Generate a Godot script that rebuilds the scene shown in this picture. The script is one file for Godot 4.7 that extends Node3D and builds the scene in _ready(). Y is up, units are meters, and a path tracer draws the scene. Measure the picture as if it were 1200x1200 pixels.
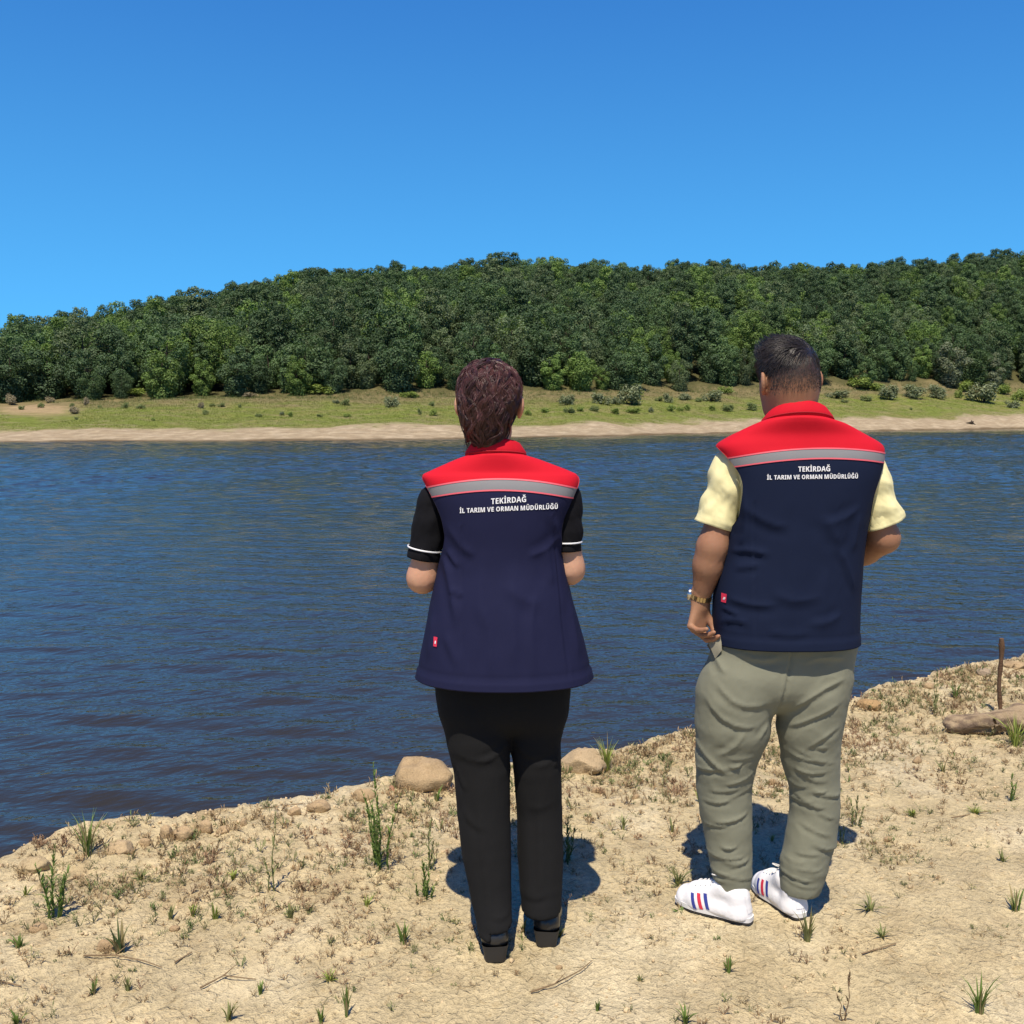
extends Node3D
# A woman and a man in work vests look over a reservoir to a wooded hill. Units metres, y up, the camera looks along -z.

const FOC := 1202.0            # focal length in pixels of the 1200 px photograph
const CAM_Y := 1.53
const PITCH := 0.0946          # camera looks down by this angle
const WATER := -0.75

var rng := RandomNumberGenerator.new()
var n_fine := FastNoiseLite.new()
var n_mid := FastNoiseLite.new()
var n_big := FastNoiseLite.new()
var M := {}

# ---------------------------------------------------------------- mesh collector
class MB:
	var v := PackedVector3Array()
	var n := PackedVector3Array()
	var c := PackedColorArray()
	var t := PackedVector2Array()
	var i := PackedInt32Array()
	func add(p: Vector3, col := Color.WHITE, uv := Vector2.ZERO) -> int:
		v.append(p); n.append(Vector3.ZERO); c.append(col); t.append(uv)
		return v.size() - 1
	func tri(a: int, b: int, d: int) -> void:
		i.append(a); i.append(d); i.append(b)
		var q := (v[b] - v[a]).cross(v[d] - v[a])
		n[a] += q; n[b] += q; n[d] += q
	func quad(a: int, b: int, d: int, e: int) -> void:
		tri(a, b, d); tri(a, d, e)
	# rows of points as a sheet; faces point to (along a row) x (to the next row)
	func sheet(rows: Array, wrap := false, col := Color.WHITE) -> void:
		var w: int = rows[0].size()
		var first := v.size()
		for r in rows:
			for p in r:
				add(p, col)
		for j in rows.size() - 1:
			for k in (w if wrap else w - 1):
				var k2 := (k + 1) % w
				quad(first + j * w + k, first + j * w + k2, first + (j + 1) * w + k2, first + (j + 1) * w + k)
	func tube(pts: Array, rad: Array, sides := 6, col := Color.WHITE, cap := true) -> void:
		var rows := []
		var up := Vector3(0.31, 0.2, 0.93).normalized()
		for j in pts.size():
			var d: Vector3 = (pts[mini(j + 1, pts.size() - 1)] - pts[maxi(j - 1, 0)]).normalized()
			var a := d.cross(up).normalized()
			if a.length() < 0.1:
				a = d.cross(Vector3.RIGHT).normalized()
			var b := d.cross(a)
			var r := []
			for k in sides:
				var th := TAU * k / sides
				r.append(pts[j] + (a * cos(th) + b * sin(th)) * rad[j])
			rows.append(r)
		sheet(rows, true, col)
		if cap:
			for e in 2:
				var f := v.size()
				for p in rows[0 if e == 0 else rows.size() - 1]:
					add(p, col)
				for k in range(1, sides - 1):
					if e == 0:
						tri(f, f + k + 1, f + k)
					else:
						tri(f, f + k, f + k + 1)
	func box(x: Transform3D, s: Vector3, col := Color.WHITE) -> void:
		for ax in 3:
			for sg in [-1.0, 1.0]:
				var nn := Vector3.ZERO; nn[ax] = sg
				var u := Vector3.ZERO; u[(ax + 1) % 3] = 1.0
				var w := nn.cross(u)
				var q := []
				for e in [[-1, -1], [1, -1], [1, 1], [-1, 1]]:
					q.append(add(x * ((nn + u * e[0] + w * e[1]) * s * 0.5), col))
				quad(q[0], q[1], q[2], q[3])
	func redo() -> void:  # normals again, after points were moved
		n.fill(Vector3.ZERO)
		for k in range(0, i.size(), 3):
			var a := i[k]; var d := i[k + 1]; var b := i[k + 2]
			var q := (v[b] - v[a]).cross(v[d] - v[a])
			n[a] += q; n[b] += q; n[d] += q
	func mesh(given_normals := false) -> ArrayMesh:
		if not given_normals:
			for k in n.size():
				n[k] = n[k].normalized() if n[k].length_squared() > 1e-24 else Vector3.UP
		var a := []
		a.resize(Mesh.ARRAY_MAX)
		a[Mesh.ARRAY_VERTEX] = v; a[Mesh.ARRAY_NORMAL] = n; a[Mesh.ARRAY_COLOR] = c; a[Mesh.ARRAY_TEX_UV] = t; a[Mesh.ARRAY_INDEX] = i
		var m := ArrayMesh.new()
		m.add_surface_from_arrays(Mesh.PRIMITIVE_TRIANGLES, a)
		return m

# ---------------------------------------------------------------- distance field meshed as surface nets
class Field:
	var o: Vector3
	var s: float
	var nx: int
	var ny: int
	var nz: int
	var f := PackedFloat32Array()
	func _init(lo: Vector3, hi: Vector3, cell: float) -> void:
		o = lo; s = cell
		nx = int((hi.x - lo.x) / cell) + 2; ny = int((hi.y - lo.y) / cell) + 2; nz = int((hi.z - lo.z) / cell) + 2
		f.resize(nx * ny * nz); f.fill(1.0)
	func reach(lo: Vector3, hi: Vector3) -> Array:
		return [clampi(int((lo.x - o.x) / s), 0, nx), clampi(int((hi.x - o.x) / s) + 2, 0, nx), clampi(int((lo.y - o.y) / s), 0, ny), clampi(int((hi.y - o.y) / s) + 2, 0, ny), clampi(int((lo.z - o.z) / s), 0, nz), clampi(int((hi.z - o.z) / s) + 2, 0, nz)]
	func cap(a: Vector3, b: Vector3, ra: float, rb: float, k := 0.01, sc := Vector3.ONE, sub := false) -> void:
		var pad := (maxf(ra, rb) + k + s * 3.0) * Vector3(1.0 / sc.x, 1.0 / sc.y, 1.0 / sc.z)
		var r := reach(a.min(b) - pad, a.max(b) + pad)
		var A := a * sc
		var ba := b * sc - A
		var bb := maxf(ba.length_squared(), 1e-9)
		var inv := 1.0 / maxf(sc.x, maxf(sc.y, sc.z))
		for z in range(r[4], r[5]):
			for y in range(r[2], r[3]):
				var at: int = (z * ny + y) * nx
				var pa := Vector3((o.x + r[0] * s) * sc.x, (o.y + y * s) * sc.y, (o.z + z * s) * sc.z) - A
				for x in range(r[0], r[1]):
					var t := clampf(pa.dot(ba) / bb, 0.0, 1.0)
					var d := ((pa - ba * t).length() - ra - (rb - ra) * t) * inv
					pa.x += s * sc.x
					var g := f[at + x]
					if sub:
						d = -d
						if g - d > k: continue
						var h := maxf(k - absf(g - d), 0.0)
						f[at + x] = maxf(g, d) + h * h * 0.25 / k
					else:
						if d - g > k: continue
						var h := maxf(k - absf(g - d), 0.0)
						f[at + x] = minf(g, d) - h * h * 0.25 / k
	func ell(c: Vector3, r3: Vector3, k := 0.01, turn := Basis.IDENTITY, sub := false) -> void:
		var pad := Vector3.ONE * (maxf(r3.x, maxf(r3.y, r3.z)) + k + s * 3.0)
		var r := reach(c - pad, c + pad)
		var inv := turn.inverse()
		for z in range(r[4], r[5]):
			for y in range(r[2], r[3]):
				var at: int = (z * ny + y) * nx
				for x in range(r[0], r[1]):
					var q := inv * (o + Vector3(x, y, z) * s - c)
					var e := q / r3
					var k0 := e.length()
					var k1 := (e / r3).length()
					var d := k0 * (k0 - 1.0) / maxf(k1, 1e-6)
					var g := f[at + x]
					if sub:
						d = -d
						if g - d > k: continue
						var h := maxf(k - absf(g - d), 0.0)
						f[at + x] = maxf(g, d) + h * h * 0.25 / k
					else:
						if d - g > k: continue
						var h := maxf(k - absf(g - d), 0.0)
						f[at + x] = minf(g, d) - h * h * 0.25 / k
	func cut(nn: Vector3, d: float) -> void:  # removes what lies beyond nn.p > d
		for z in nz:
			for y in ny:
				var at: int = (z * ny + y) * nx
				for x in nx:
					var g := nn.dot(o + Vector3(x, y, z) * s) - d
					if g > f[at + x]:
						f[at + x] = g
	func at(p: Vector3) -> float:
		var q := (p - o) / s
		var x := clampi(int(q.x), 0, nx - 2); var y := clampi(int(q.y), 0, ny - 2); var z := clampi(int(q.z), 0, nz - 2)
		var u := clampf(q.x - x, 0, 1); var w := clampf(q.y - y, 0, 1); var t := clampf(q.z - z, 0, 1)
		var b := (z * ny + y) * nx + x
		var pl := nx * ny
		var a0 := lerpf(lerpf(f[b], f[b + 1], u), lerpf(f[b + nx], f[b + nx + 1], u), w)
		var a1 := lerpf(lerpf(f[b + pl], f[b + pl + 1], u), lerpf(f[b + pl + nx], f[b + pl + nx + 1], u), w)
		return lerpf(a0, a1, t)
	func grad(p: Vector3) -> Vector3:
		var e := s
		return Vector3(at(p + Vector3(e, 0, 0)) - at(p - Vector3(e, 0, 0)), at(p + Vector3(0, e, 0)) - at(p - Vector3(0, e, 0)), at(p + Vector3(0, 0, e)) - at(p - Vector3(0, 0, e))).normalized()
	func onto(p: Vector3, off := 0.0) -> Vector3:
		for k in 3:
			p -= grad(p) * (at(p) - off)
		return p
	func hit(p: Vector3, dir: Vector3, far := 0.6) -> Vector3:
		var t := 0.0
		for k in 80:
			var d := at(p + dir * t)
			if d < 0.0006:
				return p + dir * t
			t += clampf(d * 0.7, 0.001, 0.03)
			if t > far:
				break
		return Vector3.INF
	func mesh(mb: MB, col := Color.WHITE) -> void:
		var idx := PackedInt32Array()
		idx.resize(f.size()); idx.fill(-1)
		var act := PackedInt32Array()
		var pl := nx * ny
		var off := PackedInt32Array([0, 1, nx, nx + 1, pl, pl + 1, pl + nx, pl + nx + 1])
		var edges := [[0, 1, 0, 0, 0, 0], [2, 3, 0, 0, 1, 0], [4, 5, 0, 0, 0, 1], [6, 7, 0, 0, 1, 1], [0, 2, 1, 0, 0, 0], [1, 3, 1, 1, 0, 0], [4, 6, 1, 0, 0, 1], [5, 7, 1, 1, 0, 1], [0, 4, 2, 0, 0, 0], [1, 5, 2, 1, 0, 0], [2, 6, 2, 0, 1, 0], [3, 7, 2, 1, 1, 0]]
		var lim := s * 4.0
		for z in nz - 1:
			for y in ny - 1:
				var row := (z * ny + y) * nx
				for x in nx - 1:
					var b := row + x
					var f0 := f[b]
					if f0 > lim or f0 < -lim:
						continue
					var neg := 0
					for e in 8:
						if f[b + off[e]] < 0.0:
							neg += 1
					if neg == 0 or neg == 8:
						continue
					var sum := Vector3.ZERO
					var cnt := 0.0
					for e in edges:
						var a := f[b + off[e[0]]]; var g := f[b + off[e[1]]]
						if (a < 0.0) != (g < 0.0):
							var q := Vector3(e[3], e[4], e[5])
							q[e[2]] = a / (a - g)
							sum += q; cnt += 1.0
					var p := o + (Vector3(x, y, z) + sum / cnt) * s
					idx[b] = mb.add(p, col, Vector2(p.x, p.y))
					act.append(b)
		for b in act:
			var f0 := f[b]
			var ins := f0 < 0.0
			for ax in 3:
				var st := 1 if ax == 0 else (nx if ax == 1 else pl)
				if (f[b + st] < 0.0) == ins:
					continue
				var s1 := nx if ax == 0 else (pl if ax == 1 else 1)
				var s2 := pl if ax == 0 else (1 if ax == 1 else nx)
				if b - s1 - s2 < 0:
					continue
				var q0 := idx[b]; var q1 := idx[b - s1]; var q2 := idx[b - s1 - s2]; var q3 := idx[b - s2]
				if q0 < 0 or q1 < 0 or q2 < 0 or q3 < 0:
					continue
				if ins:
					mb.quad(q0, q1, q2, q3)
				else:
					mb.quad(q0, q3, q2, q1)

# ---------------------------------------------------------------- small helpers
func lin(r: float, g: float, b: float) -> Color:
	return Color(r, g, b).linear_to_srgb()

func mat(called: String, col: Color, rough := 0.9, o := {}) -> StandardMaterial3D:
	var m := StandardMaterial3D.new()
	m.resource_name = called
	m.albedo_color = col
	m.roughness = rough
	m.metallic_specular = o.get("spec", 0.4)
	m.metallic = o.get("metal", 0.0)
	m.vertex_color_use_as_albedo = o.get("vc", false)
	if o.has("back"):
		m.backlight_enabled = true
		m.backlight = o.back
	if o.has("rim"):
		m.rim_enabled = true
		m.rim = o.rim
	if o.has("tex"):
		m.albedo_texture = o.tex
	if o.has("norm"):
		m.normal_enabled = true
		m.normal_texture = o.norm
		m.normal_scale = o.get("nscale", 0.5)
	if o.has("height"):
		m.heightmap_enabled = true
		m.heightmap_texture = o.height
		m.heightmap_scale = o.get("hscale", 0.5)
	if o.has("tri"):
		m.uv1_triplanar = true
		m.uv1_world_triplanar = o.get("world", false)
		m.uv1_scale = Vector3.ONE * o.tri
	if o.has("sss"):
		m.subsurf_scatter_enabled = true
		m.subsurf_scatter_strength = o.sss
	m.cull_mode = BaseMaterial3D.CULL_DISABLED
	return m

func noise_tex(freq: float, octaves: int, size: int, sd: int, normal := false, bump := 4.0, ramp: Gradient = null, kind := FastNoiseLite.TYPE_SIMPLEX_SMOOTH) -> NoiseTexture2D:
	var n := FastNoiseLite.new()
	n.noise_type = kind
	n.frequency = freq
	n.fractal_octaves = octaves
	n.seed = sd
	var t := NoiseTexture2D.new()
	t.width = size; t.height = size
	t.seamless = true
	t.noise = n
	t.as_normal_map = normal
	t.bump_strength = bump
	if ramp:
		t.color_ramp = ramp
	return t

var taken := {}
func numbered(called: String) -> String:
	var k: int = taken.get(called, -1) + 1
	taken[called] = k
	return called if k == 0 else "%s_%03d" % [called, k]

func tag(o: Node, label: String, category: String, group := "", kind := "") -> Node:
	if label: o.set_meta("label", label)
	if category: o.set_meta("category", category)
	if group: o.set_meta("group", group)
	if kind: o.set_meta("kind", kind)
	return o

func base(called: String, at := Vector3.ZERO, turn := 0.0) -> Node3D:
	var o := Node3D.new()
	o.name = numbered(called)
	add_child(o)
	o.position = at
	o.rotation.y = turn
	return o

func part(called: String, mesh: Mesh, m: Material, parent: Node) -> MeshInstance3D:
	var o := MeshInstance3D.new()
	o.name = called if parent != self else numbered(called)
	o.mesh = mesh
	o.material_override = m
	parent.add_child(o, true)
	return o

func ray(p: Vector2) -> Vector3:
	var x := (p.x - 600.0) / FOC
	var y := (600.0 - p.y) / FOC
	return Vector3(x, y * cos(PITCH) - sin(PITCH), -(cos(PITCH) + y * sin(PITCH)))

# point of the picture on the upright plane z = -d
func on_plane(px: float, py: float, d: float) -> Vector3:
	var r := ray(Vector2(px, py))
	return Vector3(0, CAM_Y, 0) + r * (d / -r.z)

# point of the picture on the near bank
func on_bank(px: float, py: float) -> Vector3:
	var r := ray(Vector2(px, py))
	var p := Vector3(0, CAM_Y, 0) + r * (CAM_Y / -r.y)
	for k in 3:
		var g := bank_y(p.x, p.z)
		p = Vector3(0, CAM_Y, 0) + r * ((CAM_Y - g) / -r.y)
	p.y = bank_y(p.x, p.z)
	return p

func table(a: Array, x: float) -> float:
	if x <= a[0][0]:
		return a[0][1] + (a[1][1] - a[0][1]) / (a[1][0] - a[0][0]) * (x - a[0][0])
	for k in a.size() - 1:
		if x <= a[k + 1][0]:
			var t: float = (x - a[k][0]) / (a[k + 1][0] - a[k][0])
			return lerpf(a[k][1], a[k + 1][1], t)
	var e := a.size() - 1
	return a[e][1] + (a[e][1] - a[e - 1][1]) / (a[e][0] - a[e - 1][0]) * (x - a[e][0])

func table_flat(a: Array, x: float) -> float:
	return table(a, clampf(x, a[0][0], a[a.size() - 1][0]))

# ---------------------------------------------------------------- the lie of the land
var lip := []       # [x, distance] of the bank's edge
var feet := []
func bank_w(x: float, z: float) -> float:
	var l := table(lip, x) + 0.05 * n_mid.get_noise_2d(x * 60.0, 3.0) + 0.03 * n_fine.get_noise_2d(x * 60.0, 9.0)
	return (l + z) * 0.86

func bank_y(x: float, z: float) -> float:
	var w := bank_w(x, z)
	var y := 0.016 * n_mid.get_noise_2d(x * 45.0, z * 45.0) + 0.05 * n_big.get_noise_2d(x * 8.0, z * 8.0)
	for f in feet:
		var q := Vector2(x - f.x, z - f.z).length()
		y *= smoothstep(0.12, 0.55, q)
	if w < 0.35:
		y += 0.03 * smoothstep(0.35, 0.05, w) * (0.5 + n_mid.get_noise_2d(x * 30.0, 77.0))
	if w < 0.0:
		y += maxf(w * 0.75, -1.3) * smoothstep(0.0, 0.12, -w)
	return y

var shore := [[-200, 80.0], [0, 88.0], [200, 88.5], [400, 91.0], [540, 97.0], [700, 109.0], [800, 122.0], [900, 131.0], [1000, 141.0], [1100, 152.0], [1200, 168.0], [1400, 190.0]]
var crest_px := [[-200, 424.0], [0, 404.0], [100, 384.0], [160, 372.0], [200, 364.0], [300, 339.0], [400, 323.0], [500, 320.0], [600, 312.0], [700, 315.0], [800, 316.0], [900, 317.0], [1000, 313.0], [1100, 307.0], [1200, 302.0], [1400, 300.0]]
var crest_d := [[-200, 235.0], [0, 250.0], [300, 290.0], [600, 315.0], [900, 335.0], [1200, 360.0], [1400, 370.0]]
var sand_px := [[-200, 500.0], [0, 500.0], [400, 499.5], [600, 497.0], [800, 493.0], [1000, 489.0], [1200, 484.0], [1400, 482.0]]
var edge_px := [[-200, 476.0], [0, 474.0], [100, 468.0], [300, 466.0], [600, 463.0], [800, 459.0], [1000, 456.0], [1200, 455.0], [1400, 455.0]]

func col_px(x: float, d: float) -> float:
	return 600.0 + x / d / 0.9955 * FOC

func height_at(py: float, d: float) -> float:
	return CAM_Y + d * tan(atan((600.0 - py) / FOC) - PITCH)

func far_y(x: float, z: float) -> float:
	var d := -z
	var px := clampf(col_px(x, maxf(d, 10.0)), -200.0, 1400.0)
	var s0 := table(shore, px)
	var s := d - s0 + 2.2 * n_big.get_noise_2d(x * 1.3, 5.0)
	var y := 0.0
	var ys := height_at(table(sand_px, px), s0 + 14.0)
	var ye := height_at(table(edge_px, px), s0 + 50.0)
	if s < 0.0:
		y = WATER + s * 0.08
	elif s < 14.0:
		y = lerpf(WATER, ys, pow(s / 14.0, 0.9))
	elif s < 50.0:
		y = lerpf(ys, ye, (s - 14.0) / 36.0)
	else:
		var cd := table(crest_d, px)
		var yc := height_at(table(crest_px, px), cd) - 9.0
		var u := (d - s0 - 50.0) / maxf(cd - s0 - 50.0, 5.0)
		if u < 1.0:
			y = ye + (yc - ye) * (u * (1.0 + 0.35 * (1.0 - u)))
			y += minf(u * 8.0, 1.0) * 1.8 * n_big.get_noise_2d(x * 0.35, z * 0.35)
		else:
			y = yc - (d - cd) * 0.12
	if s > 0.0:
		y += minf(s * 0.1, 1.0) * (0.22 * n_mid.get_noise_2d(x * 2.0, z * 2.0) + 0.5 * n_big.get_noise_2d(x * 1.5, z * 1.5))
	return y

func far_s(x: float, z: float) -> float:
	return -z - table(shore, clampf(col_px(x, maxf(-z, 10.0)), -200.0, 1400.0)) + 2.2 * n_big.get_noise_2d(x * 1.3, 5.0)

func on_far(px: float, py: float) -> Vector3:
	var r := ray(Vector2(px, py))
	var d := 70.0
	while d < 340.0:
		var p := Vector3(0, CAM_Y, 0) + r * (d / -r.z)
		if p.y < far_y(p.x, p.z):
			break
		d += 0.4
	var q := Vector3(0, CAM_Y, 0) + r * (d / -r.z)
	return Vector3(q.x, far_y(q.x, q.z), q.z)

# ---------------------------------------------------------------- scene
func _ready() -> void:
	# camera
	var cam := Camera3D.new()
	cam.name = "camera"
	cam.position = Vector3(0, CAM_Y, 0)
	cam.rotation = Vector3(-PITCH, 0, 0)
	cam.fov = rad_to_deg(2.0 * atan(600.0 / FOC))
	cam.near = 0.05
	cam.far = 2000.0
	cam.current = true
	add_child(cam)
	# sky and exposure
	var sky_m := ProceduralSkyMaterial.new()
	sky_m.sky_top_color = lin(0.008, 0.062, 0.34)
	sky_m.sky_horizon_color = lin(0.108, 0.49, 0.93)
	sky_m.sky_curve = 0.20
	sky_m.ground_bottom_color = lin(0.10, 0.09, 0.07)
	sky_m.ground_horizon_color = lin(0.16, 0.18, 0.18)
	sky_m.sun_angle_max = 35.0
	sky_m.sun_curve = 0.35
	var env := Environment.new()
	env.background_mode = Environment.BG_SKY
	env.sky = Sky.new()
	env.sky.sky_material = sky_m
	env.tonemap_mode = Environment.TONE_MAPPER_LINEAR
	env.tonemap_exposure = 1.32
	env.sdfgi_enabled = true
	env.ssao_enabled = true
	env.ssil_enabled = true
	var we := WorldEnvironment.new()
	we.name = "world"
	we.environment = env
	add_child(we)
	# sun: high, behind the camera and a little to its left
	var sun := DirectionalLight3D.new()
	sun.name = "sun"
	sun.light_energy = 1.5
	sun.light_color = lin(1.0, 0.90, 0.75)
	sun.light_angular_distance = 0.5
	sun.shadow_enabled = true
	add_child(sun)
	sun.look_at_from_position(Vector3.ZERO, Vector3(0.075, -1.0, -0.475))

	rng.seed = 7
	n_fine.noise_type = FastNoiseLite.TYPE_SIMPLEX_SMOOTH; n_fine.frequency = 0.12; n_fine.seed = 3; n_fine.fractal_octaves = 3
	n_mid.noise_type = FastNoiseLite.TYPE_SIMPLEX_SMOOTH; n_mid.frequency = 0.05; n_mid.seed = 11; n_mid.fractal_octaves = 4
	n_big.noise_type = FastNoiseLite.TYPE_SIMPLEX_SMOOTH; n_big.frequency = 0.03; n_big.seed = 23; n_big.fractal_octaves = 3

	for e in [[-40, 1026], [0, 1016], [50, 1000], [100, 990], [190, 972], [250, 962], [330, 947], [430, 927], [530, 906], [640, 893], [720, 877], [820, 860], [900, 846], [1000, 825], [1100, 796], [1200, 776], [1240, 766]]:
		var r := ray(Vector2(e[0], e[1]))
		var p := Vector3(0, CAM_Y, 0) + r * (CAM_Y / -r.y)
		lip.append([p.x, -p.z])
	feet = [on_plane_ground(590, 1110), on_plane_ground(640, 1090), on_plane_ground(840, 1065), on_plane_ground(925, 1050)]

	materials()
	build_bank()
	build_water()
	build_far_bank()
	build_forest()
	build_far_shrubs()
	build_stones()
	build_near_plants()
	build_people()

func on_plane_ground(px: float, py: float) -> Vector3:
	var r := ray(Vector2(px, py))
	return Vector3(0, CAM_Y, 0) + r * (CAM_Y / -r.y)

func grey(freq: float, octaves: int, size: int, sd: int, kind := FastNoiseLite.TYPE_SIMPLEX_SMOOTH, ret := FastNoiseLite.RETURN_DISTANCE) -> PackedByteArray:
	var n := FastNoiseLite.new()
	n.noise_type = kind
	n.cellular_return_type = ret
	n.frequency = freq
	n.fractal_octaves = octaves
	if octaves == 1:
		n.fractal_type = FastNoiseLite.FRACTAL_NONE
	n.seed = sd
	var im := n.get_seamless_image(size, size)
	im.convert(Image.FORMAT_L8)
	return im.get_data()

func materials() -> void:
	# dry silty soil: colour with grains and stains, relief with crumbs and shrinkage cracks
	var sz := 1024
	var broad := grey(0.006, 4, sz, 1)
	var fine := grey(0.06, 4, sz, 2)
	var grain := grey(0.25, 2, sz, 3)
	var cell := grey(0.032, 1, sz, 4, FastNoiseLite.TYPE_CELLULAR, FastNoiseLite.RETURN_DISTANCE2_SUB)
	var cell2 := grey(0.06, 1, sz, 5, FastNoiseLite.TYPE_CELLULAR, FastNoiseLite.RETURN_DISTANCE2_SUB)
	var warp := grey(0.02, 3, sz, 6)
	var col := PackedByteArray(); col.resize(sz * sz * 3)
	var hei := PackedByteArray(); hei.resize(sz * sz)
	for k in sz * sz:
		var b := broad[k] / 255.0; var f := fine[k] / 255.0; var g := grain[k] / 255.0; var w := warp[k] / 255.0
		var crack := smoothstep(0.10, 0.0, cell[k] / 255.0) * smoothstep(0.45, 0.6, w)
		var crack2 := smoothstep(0.12, 0.0, cell2[k] / 255.0) * smoothstep(0.55, 0.42, w) * 0.6
		var crk := maxf(crack, crack2)
		var l := 0.86 + 0.16 * (b - 0.5) + 0.22 * (f - 0.5) + 0.20 * (g - 0.5)
		var dirt := smoothstep(0.60, 0.78, f * 0.6 + w * 0.4)
		l *= 1.0 - 0.16 * dirt
		l *= 1.0 - 0.07 * crk
		col[k * 3] = clampi(int(255.0 * l * 1.00), 0, 255)
		col[k * 3 + 1] = clampi(int(255.0 * l * (0.985 - 0.02 * dirt)), 0, 255)
		col[k * 3 + 2] = clampi(int(255.0 * l * (0.965 - 0.05 * dirt)), 0, 255)
		hei[k] = clampi(int(255.0 * (0.45 + 0.35 * (f - 0.5) + 0.30 * (b - 0.5) + 0.22 * (g - 0.5) - 0.17 * crk)), 0, 255)
	var soil_c := ImageTexture.create_from_image(Image.create_from_data(sz, sz, false, Image.FORMAT_RGB8, col))
	var soil_h := ImageTexture.create_from_image(Image.create_from_data(sz, sz, false, Image.FORMAT_L8, hei))
	M.soil = mat("dry_soil", Color.WHITE, 0.95, {"vc": true, "tex": soil_c, "height": soil_h, "hscale": 2.0, "tri": 0.62, "world": true, "spec": 0.2})
	M.far_soil = mat("far_soil", Color.WHITE, 0.95, {"vc": true, "tex": soil_c, "height": soil_h, "hscale": 8.0, "tri": 0.11, "world": true, "spec": 0.2})
	M.stone = mat("pale_stone", Color.WHITE, 0.9, {"vc": true, "tex": soil_c, "height": soil_h, "hscale": 0.8, "tri": 1.9, "spec": 0.25})
	M.crumb = mat("soil_crumb", Color.WHITE, 0.95, {"vc": true, "spec": 0.2})
	M.plant = mat("leaf", Color.WHITE, 0.6, {"vc": true, "spec": 0.35, "back": lin(0.5, 0.55, 0.2)})
	M.straw = mat("dry_stem", Color.WHITE, 0.85, {"vc": true, "spec": 0.25})
	M.bark = mat("bark", lin(0.09, 0.075, 0.06), 0.95, {"tex": soil_c, "tri": 0.5, "spec": 0.2})
	# water: still brownish body, small wind ripples as relief
	var wn := noise_tex(0.012, 4, 2048, 31, true, 9.0)
	M.water = mat("lake_water", lin(0.027, 0.025, 0.019), 0.07, {"spec": 0.36, "norm": wn, "nscale": 0.5})
	# cloth
	var weave := noise_tex(0.22, 3, 512, 41, true, 3.0)
	var soft := noise_tex(0.02, 4, 512, 42, true, 8.0)
	M.navy = mat("navy_softshell", lin(0.0125, 0.0140, 0.042), 0.8, {"norm": weave, "nscale": 0.35, "tri": 6.0, "spec": 0.22})
	M.navy_man = mat("dark_navy_softshell", lin(0.0085, 0.0135, 0.035), 0.85, {"norm": weave, "nscale": 0.35, "tri": 6.0, "spec": 0.22})
	M.red = mat("red_softshell", lin(0.50, 0.008, 0.020), 0.8, {"norm": weave, "nscale": 0.3, "tri": 6.0, "spec": 0.25, "rim": 0.05})
	M.band = mat("grey_reflective_tape", lin(0.17, 0.17, 0.178), 0.75, {"norm": weave, "nscale": 0.3, "tri": 9.0, "spec": 0.5})
	M.piping = mat("pink_red_piping", lin(0.62, 0.10, 0.13), 0.6)
	M.white_print = mat("white_print", lin(0.80, 0.80, 0.82), 0.6)
	M.black_knit = mat("black_knit", lin(0.006, 0.006, 0.008), 0.9, {"norm": weave, "nscale": 0.4, "tri": 8.0, "rim": 0.03, "spec": 0.25})
	M.black_trousers = mat("black_trousers", lin(0.0115, 0.0115, 0.0120), 0.92, {"norm": weave, "nscale": 0.4, "tri": 8.0, "rim": 0.04, "spec": 0.25})
	M.khaki = mat("khaki_twill", lin(0.180, 0.182, 0.132), 0.92, {"norm": weave, "nscale": 0.5, "tri": 7.0, "rim": 0.15})
	M.lining = mat("pale_pocket_lining", lin(0.24, 0.225, 0.17), 0.95, {"norm": weave, "nscale": 0.4, "tri": 8.0})
	M.yellow = mat("pale_yellow_jersey", lin(0.72, 0.66, 0.36), 0.92, {"norm": weave, "nscale": 0.4, "tri": 8.0, "rim": 0.1})
	M.skin = mat("skin", Color.WHITE, 0.58, {"vc": true, "norm": soft, "nscale": 0.12, "tri": 5.0, "sss": 0.05})
	M.hair_w = mat("dark_auburn_hair", Color.WHITE, 0.38, {"vc": true, "spec": 0.5})
	M.hair_m = mat("black_hair", Color.WHITE, 0.42, {"vc": true, "spec": 0.5})
	M.black_leather = mat("black_leather", lin(0.018, 0.018, 0.019), 0.34, {"norm": soft, "nscale": 0.3, "tri": 5.0, "spec": 0.5})
	M.heel = mat("dark_rubber", lin(0.030, 0.029, 0.029), 0.55)
	M.white_leather = mat("white_leather", lin(0.74, 0.73, 0.74), 0.5, {"norm": soft, "nscale": 0.25, "tri": 4.0})
	M.sole_white = mat("white_rubber", lin(0.66, 0.65, 0.64), 0.7)
	M.sole_dark = mat("dark_tread", lin(0.05, 0.045, 0.04), 0.9)
	M.stripe_blue = mat("blue_stripe", lin(0.035, 0.05, 0.26), 0.55)
	M.stripe_red = mat("red_stripe", lin(0.55, 0.03, 0.06), 0.55)
	M.steel = mat("steel", lin(0.62, 0.60, 0.56), 0.25, {"metal": 1.0})
	M.gold = mat("gilded_steel", lin(0.55, 0.43, 0.24), 0.32, {"metal": 1.0})
	M.wood = mat("weathered_wood", Color.WHITE, 0.92, {"vc": true, "tex": soil_c, "tri": 1.2, "height": soil_h, "hscale": 0.7, "spec": 0.2})

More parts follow.
